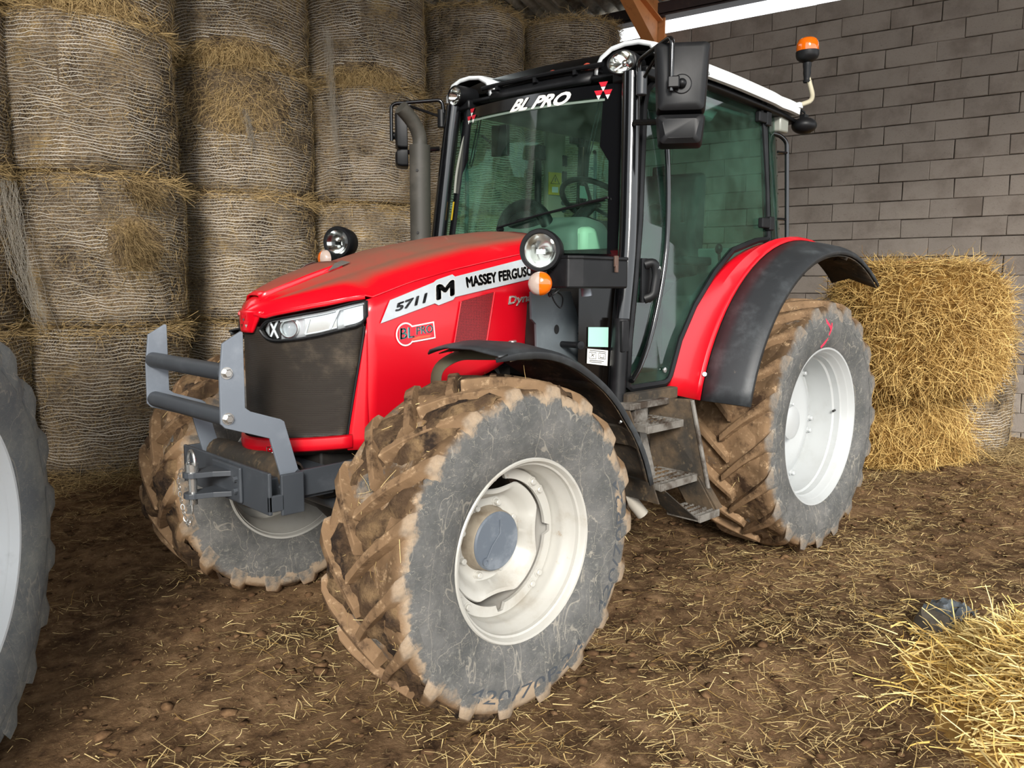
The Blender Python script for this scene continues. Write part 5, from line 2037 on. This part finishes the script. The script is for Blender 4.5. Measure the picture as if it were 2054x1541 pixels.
# ------------------------------------------------------------------ mirrors
def mirror(s):
    o = empty('door_mirror', tuple(cb(1.5, s * .68, 2.4)), None, T)
    up = lambda x, y, z: cb(x, s * y, z) if s < 0 else Vector((x, y, z))
    if s > 0:
        c = Vector((1.525, .918, 2.338))
        nrm = Vector((.80, .58, .06)).normalized()
    else:
        c = cb(1.625, -.90, 2.315)
        nrm = Vector((.86, -.62, -.02)).normalized()
    M = axis_matrix(c, nrm)
    if s < 0:
        M = M @ Matrix.Diagonal((.8, .72, .8, 1))
    # rounded shell, upper big mirror and lower wide angle mirror
    def shell(z0, z1, w0, w1, d):
        b = MB()
        def ring(k, dz, ins):
            pts = []
            n = 6
            hw0, hw1 = w0 / 2 - ins, w1 / 2 - ins
            za, zb_ = z0 + ins, z1 - ins
            r = .018
            for (cx_, cz_, a0) in ((hw1 - r, zb_ - r, 0), (-hw1 + r, zb_ - r, PI / 2), (-hw0 + r, za + r, PI), (hw0 - r, za + r, 1.5 * PI)):
                for q in range(n):
                    a = a0 + (PI / 2) * q / (n - 1)
                    pts.append(M @ Vector((cx_ + r * math.cos(a), cz_ + r * math.sin(a), dz)))
            return pts
        rows = [ring(0, -.035, .004), ring(0, -.03, 0), ring(0, .01, .0), ring(0, d * .75, .008), ring(0, d, .028)]
        b.grid(rows, closed=True)
        n = len(rows[0])
        b.f.append(tuple(range(4 * n, 5 * n))); b.mi.append(0)
        b.f.append(tuple(range(n))[::-1]); b.mi.append(0)
        return b
    shell(-.066, .228, .205, .232, .05).build('mirror_shell', m_black, o, smooth=30)
    shell(-.205, -.070, .185, .205, .055).build('wide_angle_shell', m_black, o, smooth=30)
    b = MB()
    b.lathe([(.045, .045), (.043, .052), (.0004, .053)], 24, M @ Matrix.Translation((.0, .045, 0)))
    b.ball(M @ Vector((.0, .045, .062)), .020, 12, 8)
    b.box(M @ Vector((-.035, .045, .075)), (.05, .05, .03), M.to_3x3())
    b.build('mirror_joint', m_black, o, bevel=.006)
    px = -.055 * (1 if s > 0 else -1) * (1 if s > 0 else 1)
    J = M @ Vector((-.045 if s > 0 else .045, .045, .078))
    top = J + Vector((0, 0, .185 if s > 0 else .17))
    K = up(1.49, .675, 2.44)
    K2 = up(1.50, .68, 2.53)
    b = MB()
    b.tube(round_path([J + Vector((0, 0, -.035)), J, top, K2 + Vector((.01, 0, .01)), K2 + Vector((0, 0, -.06))], .035, 5), .0105, 10)
    b.tube([top + (K2 - top) * .22, K + Vector((0, 0, -.0))], .008, 8)
    b.build('mirror_arm', m_gloss, o)
    b = MB()
    b.tube([K + Vector((.012, s * .02, -.05)), K + Vector((.012, s * .02, .05))], .024, 12)
    b.box(K + Vector((-.02, s * -.02, 0)), (.05, .05, .075))
    b.build('mirror_clamp', m_black if s < 0 else m_darkgrey, o, bevel=.004)
    for dz in (-.025, .025):
        b = MB()
        b.lathe([(.0085, 0), (.0085, .006), (.0004, .007)], 10, axis_matrix(K + Vector((.008, s * -.035, dz)), (1, 0, 0)))
        b.build('clamp_bolt', m_steel, o)
    b = MB()
    b.tube([up(1.53, .68, 2.27), M @ Vector((-.07 * s, -.10, .02))], .013, 8)
    b.build('mirror_strut', m_gloss, o)
for s in (1, -1):
    mirror(s)

# ------------------------------------------------------------------ front work lamps, indicators, tool box, bracket plate
def worklamp(c, nrm, R, s):
    o = empty('work_lamp', c, None, T)
    M = axis_matrix(c, nrm)
    k = R / .08
    b = MB()
    b.lathe([(.015 * k, -.115 * k), (.055 * k, -.108 * k), (.072 * k, -.085 * k), (.080 * k, -.03 * k), (.082 * k, .0), (.078 * k, .010 * k), (.066 * k, .010 * k), (.062 * k, .0)], 36, M)
    b.build('lamp_shell', m_black, o)
    b = MB()
    b.lathe([(.0004, -.045 * k), (.025 * k, -.04 * k), (.048 * k, -.022 * k), (.063 * k, .002)], 36, M)
    b.ball(M @ Vector((0, 0, -.022 * k)), .014 * k, 10, 6)
    b.box(M @ Vector((0, -.005, -.012 * k)), (.035 * k, .018 * k, .01), M.to_3x3())
    b.build('lamp_reflector', m_chrome, o)
    b = MB()
    b.lathe([(.064 * k, .002), (.05 * k, .008), (.025 * k, .012), (.0004, .013)], 36, M)
    b.build('lamp_glass', m_lens, o, smooth=80)
    return o
wl = worklamp((2.195, .735, 1.683), (.88, .46, -.02), .083, 1)
wr = worklamp((2.225, -.665, 1.762), (.84, .42, .0), .080, -1)
def indicator(c, nrm, R, s):
    o = empty('indicator', c, None, T)
    M = axis_matrix(c, nrm)
    b = MB()
    b.lathe([(.02, -.05), (R * .8, -.045), (R * .98, -.02), (R, .0)], 28, M)
    b.build('lamp_shell', m_black, o)
    for half, nm, m in ((0 if s > 0 else 1, 'amber_half', m_amber), (1 if s > 0 else 0, 'clear_half', mat('frosted_clear_lens', '#b3a196', .15, coat=.5))):
        b = MB()
        rows = []
        for r, h in ((R, 0), (R * .96, .014), (R * .75, .026), (R * .4, .033), (.0006, .035)):
            rows.append([M @ Vector((r * math.cos(a), r * math.sin(a), h)) for a in np.linspace(-PI / 2 + PI * half, PI / 2 + PI * half, 15)])
        b.grid(rows)
        b.build(nm, m, o, smooth=80)
    return o
indicator((2.215, .755, 1.553), (.80, .58, -.02), .0475, 1)
indicator((2.30, -.66, 1.676), (.95, .10, .0), .045, -1)
b = MB()
b.box((2.12, .70, 1.60), (.02, .09, .14))
b.tube([(2.17, .72, 1.61), (2.13, .70, 1.60)], .02, 8)
b.box((2.0, .66, 1.57), (.24, .02, .06))
b.build('lamp_bracket', m_greyplate, T, bevel=.003)
b = MB()
b.tube([(2.15, -.665, 1.69), (2.15, -.66, 1.60), (2.1, -.5, 1.5), (1.9, -.42, 1.45)], .018, 8)
b.box((2.2, -.66, 1.69), (.1, .02, .03))
b.build('lamp_bracket', m_black, T)
b = MB()
for k in range(5):
    b.tube(smooth_path([(2.17, .71 + .006 * k, 1.62), (2.13 - .01 * k, .735 + .008 * k, 1.585 - .006 * k), (2.12, .72, 1.55 - .012 * k), (2.06, .66, 1.545)], 5), .004, 5)
b.tube(smooth_path([(2.08, .68, 1.53), (2.07, .70, 1.48), (2.03, .70, 1.455), (2.0, .68, 1.50), (2.04, .66, 1.53)], 5), .0035, 5)
b.build('lamp_cable', m_ink, T)
b = MB()
tb = [(2.14, .66), (2.14, .865), (2.085, .90), (1.80, .90), (1.76, .86), (1.74, .66)]
b.prism([(x, y - .035, 1.535) for x, y in tb], (0, 0, .118))
box_ = b.build('tool_box', m_black, T, smooth=0, bevel=.008)
b = MB()
b.prism([(x * 1.003 - .006, y - .033, 1.650) for x, y in tb], (0, 0, .014))
b.build('box_lid', m_black, box_, smooth=0, bevel=.004)
b = MB()
b.box((1.885, .870, 1.645), (.022, .010, .045))
b.box((1.885, .872, 1.615), (.014, .012, .03))
b.build('box_latch', mat('rusty_latch', '#5a453b', .6), box_, bevel=.002)
b = MB()
b.tube([(1.99, .80, 1.54), (1.985, .80, 1.505)], .022, 10)
b.build('box_drain', m_greyplate, box_)
PB = [(2.028, 1.52), (2.024, 1.402), (1.996, 1.38), (1.985, 1.18), (1.70, 1.18), (1.698, 1.279), (1.707, 1.371), (1.733, 1.44), (1.772, 1.52)]
b = MB()
b.prism([(x, .514, z) for x, z in PB], (0, .014, 0))
bp = b.build('side_bracket_plate', m_bracket, T, smooth=0, bevel=.002)
b = MB()
b.lathe([(.0004, .0), (.017, .0)], 20, axis_matrix((1.865, .5285, 1.352), (0, 1, 0)) @ Matrix.Diagonal((1, 1.25, 1, 1)))
for z in (1.366, 1.328):
    b.lathe([(.0004, .0), (.005, .0)], 10, axis_matrix((1.716, .5285, z), (0, 1, 0)))
b.build('plate_hole', m_dark, bp)
b = MB()
b.tube(round_path([(1.83, .53, 1.285), (1.83, .60, 1.285), (1.82, .63, 1.285)], .02), .014, 12)
b.lathe([(.018, 0), (.018, .02), (.0004, .022)], 16, axis_matrix((1.82, .62, 1.285), (.3, 1, 0)))
b.build('plate_peg', m_black, bp)
b = MB()
b.box((1.80, .40, 1.30), (.18, .10, .34))
b.build('rear_engine_cover', m_engine, T, bevel=.01)
# exhaust
b = MB()
b.tube([(1.815, -.5, 1.66), (1.815, -.5, 2.275)], .055, 24)
b.tube(smooth_path([(1.815, -.5, 2.26), (1.815, -.5, 2.31), (1.835, -.5, 2.36), (1.875, -.5, 2.405), (1.935, -.5, 2.45)], 5), .038, 20)
b.build('exhaust_stack', m_pipe, T)
b = MB()
for z in (1.82, 2.14):
    b.lathe([(.007, 0), (.007, .004), (.0004, .004)], 10, axis_matrix((1.860, -.466, z), (.8, .6, 0)))
b.build('stack_rivet', m_engine, T)

# ------------------------------------------------------------------ access steps
S = empty('access_step', (1.5, .85, .5), None, T)
b = MB()
b.prism([(1.40, .70, 1.02), (1.335, .90, 1.025), (1.315, .99, .615), (1.36, .70, .615)], (-.008, 0, 0))
b.build('step_side', m_dirtyblack, S, smooth=0, bevel=.003)
b = MB()
b.tube([(1.332, .90, 1.02), (1.313, .99, .615)], .008, 6, flat=(1, 1.6))
b.build('side_edge', m_stepmetal, S)
b = MB()
b.prism([(1.70, .70, 1.0), (1.70, .82, 1.0), (1.66, .96, .60), (1.64, .72, .60)], (.008, 0, 0))
b.build('step_side', m_dirtyblack, S, smooth=0)
def tread(x0, x1, y0, y1, z):
    b = MB()
    b.box(((x0 + x1) / 2, y1, z - .012), (x1 - x0, .012, .034))
    b.box(((x0 + x1) / 2, y0, z - .008), (x1 - x0, .010, .026))
    for x in (x0, x1):
        b.box((x, (y0 + y1) / 2, z - .010), (.008, y1 - y0, .030))
    st_ = b.build('tread_frame', m_stepmetal, S, smooth=0, bevel=.002)
    n = 5
    for k in range(n):
        y = y0 + (y1 - y0) * (k + .5) / n
        b = MB()
        nn = 18
        pts = []
        for i in range(nn + 1):
            x = x0 + (x1 - x0) * i / nn
            pts.append((x, y - .007, z + (.008 if i % 2 else .0)))
        for i in range(nn, -1, -1):
            x = x0 + (x1 - x0) * i / nn
            pts.append((x, y - .007, z - .018))
        b.prism(pts, (0, .010, 0))
        b.build('tread_bar', m_stepmetal, st_, smooth=0)
    b = MB()
    rows = []
    for i in range(14):
        rows.append([Vector((x0 + (x1 - x0) * i / 13, y0 + (y1 - y0) * j / 8, z - .012 + .028 * float(fbm(np.array(i * .7), np.array(j * .9 + z * 10), 3, 5)) * (1 - j / 12))) for j in range(9)])
    b.grid(rows)
    q = b.build('packed_earth', m_wetmud, st_, smooth=60)
    q['kind'] = 'stuff'
tread(1.385, 1.665, .70, .885, .930)
tread(1.365, 1.655, .74, .955, .682)
tread(1.285, 1.45, .86, 1.030, .515)
for (x, c) in ((1.60, m_stepmetal),):
    b = MB()
    b.prism([(x, .76, .92), (x, .79, .92), (x - .05, .83, .66), (x - .05, .80, .66)], (-.05, 0, 0))
    b.build('step_stay', c, S, smooth=0)
for x0, x1 in ((1.64, 1.43), (1.355, 1.275)):
    b = MB()
    b.prism([(x0, .80, .675), (x0, .955, .665), (x1 + .03, 1.03, .50), (x1 + .03, .88, .50)], (-.008, 0, 0))
    b.build('lower_hanger', m_dirtyblack, S, smooth=0, bevel=.002)
b = MB()
b.prism([(1.345, .955, .672), (1.30, .955, .672), (1.25, 1.03, .52), (1.30, 1.03, .52)], (0, -.17, 0))
b.build('lower_back_plate', m_dirtyblack, S, smooth=0)
b = MB()
b.box((1.52, .73, 1.01), (.30, .14, .03))
b.box((1.56, .72, .95), (.10, .12, .10))
b.build('step_mount', m_stepmetal, S, smooth=0, bevel=.004)
b = MB()
b.tube(round_path([(1.78, .70, .80), (1.76, .76, .62), (1.72, .78, .50), (1.70, .74, .42)], .05), .028, 10)
b.tube([(1.66, .72, .66), (1.56, .80, .50)], .03, 10)
b.build('pale_pipe', mat('dusty_pipe', '#a39d92', .6), S)

# ------------------------------------------------------------------ inside the cab
b = MB()
b.box(cb(.9, 0, 1.08), (1.25, 1.25, .05))
b.build('cab_floor', m_seat, T)
seat = empty('driver_seat', tuple(cb(.45, 0, 1.1)), None, T)
for nm, rows in (('seat_cushion', [[(.72, .0), (.74, .05), (.68, .10), (.30, .09), (.24, .02)], 1.46]), ('seat_back', [[(.34, .05), (.36, .30), (.28, .66), (.19, .68), (.20, .30), (.22, .03)], 1.54])):
    pts, z0 = rows
    b = MB()
    b.prism([cb(x, -.24, z0 + z) for x, z in pts], (0, .48, -ROLL * .48))
    b.build(nm, m_seat, seat, smooth=50, bevel=.035, seg=4)
b = MB()
b.box(cb(.47, 0, 1.28), (.34, .34, .36))
b.build('seat_base', m_black, seat, bevel=.02)
b = MB()
for y in (-.32, .33):
    b.box(cb(.48, y, 1.68), (.34, .06, .05))
b.build('armrest', m_seat, seat, bevel=.015)
con = empty('side_console', tuple(cb(.6, -.45, 1.2)), None, T)
b = MB()
b.prism([cb(.95, -.62, 1.1), cb(.95, -.62, 1.52), cb(.80, -.62, 1.62), cb(.15, -.62, 1.68), cb(.15, -.62, 1.1)], (0, .26, 0))
b.build('console_body', m_console, con, bevel=.02)
b = MB()
b.prism([cb(.95, .44, 1.1), cb(.95, .44, 1.48), cb(.80, .44, 1.58), cb(.15, .44, 1.66), cb(.15, .44, 1.1)], (0, .2, 0))
b.build('console_body', m_console, con, bevel=.02)
for (x, y, z, h) in ((.72, -.44, 1.64, .16), (.60, -.42, 1.66, .12), (.52, -.50, 1.67, .10), (.45, .50, 1.66, .09)):
    b = MB()
    b.tube([cb(x, y, z - .05), cb(x + .03, y, z + h)], .009, 8)
    b.ball(cb(x + .03, y, z + h), (.022, .022, .03), 10, 8)
    b.build('console_lever', m_black, con)
# dashboard, column, wheel
dash = empty('dashboard', tuple(cb(1.35, 0, 1.3)), None, T)
b = MB()
b.prism([cb(1.50, -.30, 1.20), cb(1.50, -.30, 1.80), cb(1.40, -.30, 1.885), cb(1.22, -.30, 1.86), cb(1.15, -.30, 1.74), cb(1.24, -.30, 1.2)], (0, .60, -.02))
b.build('dash_cowl', m_interior, dash, smooth=50, bevel=.05, seg=4)
b = MB()
b.prism([cb(1.46, .14, 1.66), cb(1.46, .14, 1.82), cb(1.36, .14, 1.83), cb(1.30, .14, 1.68)], (0, .20, -.006))
b.build('cream_cover', mat('pale_dash_cover', '#c9d6c4', .5), dash, bevel=.03)
b = MB()
b.tube([cb(1.44 + .0 * 1, -.09 + .17 * math.cos(a), 1.80 + .14 * math.sin(a)) for a in np.linspace(0, PI, 16)], .035, 10)
b.ball(cb(1.43, -.09, 1.80), (.05, .15, .13), 18, 10)
b.build('air_intake_dome', m_black, dash)
b = MB()
b.tube([cb(1.28, .02, 1.78), cb(1.03, .02, 1.965)], .035, 12)
b.build('steering_column', m_black, dash)
Mw = axis_matrix(cb(1.00, .02, 1.985), (-.56, 0, .83))
b = MB()
b.tube([Mw @ Vector((.195 * math.cos(a), .195 * math.sin(a), 0)) for a in np.linspace(0, 2 * PI, 41)[:-1]], .0155, 10, closed=True)
for a in (PI / 2 + .3, PI * 1.5 - .3, 0):
    b.tube([Mw @ Vector((0, 0, -.03)), Mw @ Vector((.19 * math.cos(a), .19 * math.sin(a), -.002))], .011, 8)
b.ball(Mw @ Vector((0, 0, -.02)), (.05, .05, .02), 14, 8)
b.build('steering_wheel', m_black, T)
b = MB()
b.box(cb(1.10, .22, 1.82), (.07, .16, .11))
b.box(cb(1.14, .30, 1.75), (.05, .10, .16))
b.build('instrument_panel', m_black, dash, bevel=.012)
# far pillar with switches, stickers
post = empty('switch_pillar', tuple(cb(.60, -.60, 1.7)), None, T)
b = MB()
b.prism([cb(.70, -.655, 1.6), cb(.70, -.655, 2.52), cb(.56, -.62, 2.52), cb(.56, -.62, 1.6)], (.0, .035, 0))
b.build('pillar_cover', mat('beige_pillar_plastic', '#9d9a86', .6), post, smooth=0, bevel=.012)
for k, z in enumerate((2.30, 2.20)):
    b = MB()
    b.box(cb(.565, -.595, z), (.045, .02, .07))
    b.build('rocker_switch', m_black, post, bevel=.005)
for k in range(3):
    b = MB()
    b.lathe([(.018, 0), (.016, .02), (.0004, .02)], 14, axis_matrix(cb(.572, -.60, 2.08 - .045 * k), (.3, 1, 0)))
    b.build('socket', m_darkgrey, post)
b = MB()
b.prism([cb(.690, -.617, 2.08), cb(.690, -.617, 2.22), cb(.605, -.583, 2.22), cb(.605, -.583, 2.08)], (.001, .004, 0))
stk = b.build('warning_sticker', m_yellow, post, smooth=0)
b = MB()
b.tube([cb(.676, -.606, 2.150), cb(.620, -.584, 2.150), cb(.648, -.595, 2.205)], .003, 4, closed=True)
b.tube([cb(.648, -.594, 2.162), cb(.648, -.594, 2.186)], .003, 4)
b.build('warning_triangle', m_ink, stk)
b = MB()
b.prism([cb(.668, -.606, 2.095), cb(.668, -.606, 2.13), cb(.628, -.590, 2.13), cb(.628, -.590, 2.095)], (.001, .003, 0))
b.build('book_symbol', m_letterwhite, stk, smooth=0)
b = MB()
b.tube([cb(.76, -.64, 1.75), cb(.76, -.64, 2.30)], .022, 10)
b.box(cb(.77, -.63, 2.33), (.07, .07, .09))
b.build('seat_belt_post', m_black, T, bevel=.008)
b = MB()
b.box(cb(.36, -.60, 2.12), (.08, .004, .08))
b.build('note_sticker', mat('pale_note', '#a9d6c2', .5), T)
# headliner with console, blinds, interior mirror
b = MB()
b.grid([[cb(x, y, 2.50 - .03 * abs(y)) for y in np.linspace(-.6, .6, 7)] for x in np.linspace(.1, 1.42, 6)])
b.build('headliner', m_interior, T, solid=.02)
b = MB()
b.prism([cb(1.36, -.05, 2.50), cb(1.30, -.05, 2.42), cb(.70, -.05, 2.40), cb(.60, -.05, 2.50)], (0, .62, -.018))
b.build('roof_console', m_interior, T, bevel=.02)
b = MB()
for k in range(5):
    b.box(cb(1.00 - .0 * k, .08 + .022 * k, 2.405), (.10, .010, .012), Matrix.Rotation(.5, 3, 'Z'))
b.build('air_vent', m_black, T)
b = MB()
b.box(cb(1.20, .40, 2.385), (.12, .16, .05))
b.box(cb(1.05, .40, 2.385), (.12, .16, .05))
b.build('radio_slot', m_black, T, bevel=.01)
b = MB()
b.box(cb(1.36, -.36, 2.305), (.03, .105, .165), Matrix.Rotation(.2, 3, 'Z'))
b.tube([cb(1.38, -.42, 2.30), cb(1.40, -.47, 2.34)], .008, 6)
b.build('interior_mirror', m_black, T, bevel=.025, seg=3)
for y, x in ((-.44, 1.44), (.40, 1.42)):
    b = MB()
    P = [cb(x, y, 2.46), cb(x, y - .03, 2.36), cb(x + .01, y - .075, 2.18), cb(x + .01, y - .062, 2.165), cb(x + .01, y - .05, 2.19), cb(x, y - .005, 2.37), cb(x, y + .02, 2.46)]
    b.tube(P, .0035, 5)
    b.build('blind_cord', m_ink, T)
b = MB()
b.tube(smooth_path([cb(1.43, -.50, 2.44), cb(1.46, -.545, 2.33), cb(1.49, -.575, 2.15), cb(1.50, -.585, 2.02)], 5), .012, 6, flat=(1.6, .6))
b.build('pillar_trim', m_cream, T)
# working lamp and armrest shapes seen through the door
b = MB()
b.box(cb(.20, -.10, 2.22), (.06, .10, .10)); b.box(cb(.20, -.10, 2.13), (.05, .05, .10))
b.build('rear_monitor', m_black, T, bevel=.012)
b = MB()
b.tube([cb(1.05, .52, 1.84), cb(1.02, .53, 2.02)], .010, 6)
b.ball(cb(1.10, .50, 1.90), (.05, .05, .055), 14, 8)
b.box(cb(.92, .55, 1.93), (.02, .02, .12))
b.build('control_knob', m_black, T)

# ------------------------------------------------------------------ second tractor, cut by the left picture edge: rear wheel, axle stub and mudguard corner, plus an unseen body added for shade
a2 = math.radians(146.7)
T2 = empty('tractor', (4.06, .117, 0))
tag(T2, 'second tractor cut off by left picture edge, only its big wheel in view', 'tractor')
Rz = Matrix.Rotation(a2 - PI / 2, 4, 'Z')
n2 = Vector((math.cos(a2), math.sin(a2), 0))
w2c = Vector((4.06, .117, .735)) - n2 * .213
make_wheel('rear', 'rear_wheel', T2, tuple(w2c), Rz, clean=True)
W2 = Matrix.Translation(w2c) @ Rz
b = MB()
b.tube([W2 @ Vector((0, -1.0, 0)), W2 @ Vector((0, -.1, 0))], .12, 16)
b.box(W2 @ Vector((0, -.95, .05)), (.7, .5, .6), Rz.to_3x3())
b.build('rear_axle', m_engine, T2, bevel=.02)
b = MB()
rows = []
for d in np.linspace(60, 117, 16):
    a = math.radians(d)
    rows.append([W2 @ Vector((r * math.cos(a), y, r * math.sin(a))) for y, r in ((-.34, 1.0), (-.22, 1.0), (.16, .97), (.20, .94), (.20, .92))])
b.grid(rows)
b.build('rear_fender', m_fender, T2, smooth=40, solid=.008)

W2r = Rz.to_3x3()
fw = -1 if (W2r @ Vector((1, 0, 0))).dot(Vector((math.cos(math.radians(56.7)), math.sin(math.radians(56.7)), 0))) < 0 else 1
b = MB()
b.prism([W2 @ Vector((fw * x, -1.45, z)) for x, z in ((-.35, .45), (-.30, 1.95), (.1, 2.0), (1.35, 1.95), (1.5, .95), (1.45, .15))], W2r @ Vector((0, 1.15, 0)))
b.build('shade_cab', m_black, T2, smooth=0, bevel=.05)  # unseen block added to cast shade on the floor
b = MB()
b.prism([W2 @ Vector((fw * x, -1.25, z)) for x, z in ((1.5, .15), (1.5, .98), (2.4, .85), (3.0, .6), (3.02, .1))], W2r @ Vector((0, .76, 0)))
b.build('bonnet', m_redplain, T2, smooth=0, bevel=.06)  # unseen block, added with the cab to block light

# small things lying or stuck about
b = MB()
rows = []
for i in range(7):
    t = i / 6
    w_ = .022 * math.sin(PI * (t * .92 + .04))
    c = Vector((2.99 + .01 * t, .70 + .06 * t, .47 + .012 * t))
    rows.append([c + Vector((.012 * k * k, .0, w_ * k)) for k in (-1, 0, 1)])
b.grid(rows)
b.build('dry_leaf', m_leaf, T, solid=.001)

# straw stuck to tyres
def stuck(cx, cy, R, hw_, n, seed, nm, cz):
    rng = np.random.default_rng(seed)
    a = rng.random(n) * 2 * PI
    y = rng.uniform(-hw_, hw_, n)
    r = R - .02 * rng.random(n)
    e = np.stack([np.cos(a), a * 0, np.sin(a)], -1)
    P = e * r[:, None] + np.stack([np.full(n, cx), cy + y, np.full(n, cz)], -1)
    g = np.stack([-np.sin(a), a * 0, np.cos(a)], -1)
    D = e * rng.random((n, 1)) * .4 + g * rng.normal(size=(n, 1)) + np.array([0, 1., 0]) * rng.normal(size=(n, 1))
    V, F, Tn = strands(P, D, .015 + .08 * rng.random(n) ** 2, .0022, .4, rng)
    V[:, 2] = np.maximum(V[:, 2], .003)
    me = fast_mesh(nm, V, F, Tn)
    me.materials.append(m_straw)
    o = link(nm, me, T)
    o['kind'] = 'stuff'
stuck(2.547, .82, .585, .19, 380, 1, 'stuck_straw', .613)
stuck(2.547, -.82, .585, .19, 160, 2, 'stuck_straw', .613)
stuck(0, .72, .70, .22, 420, 3, 'stuck_straw', .735)
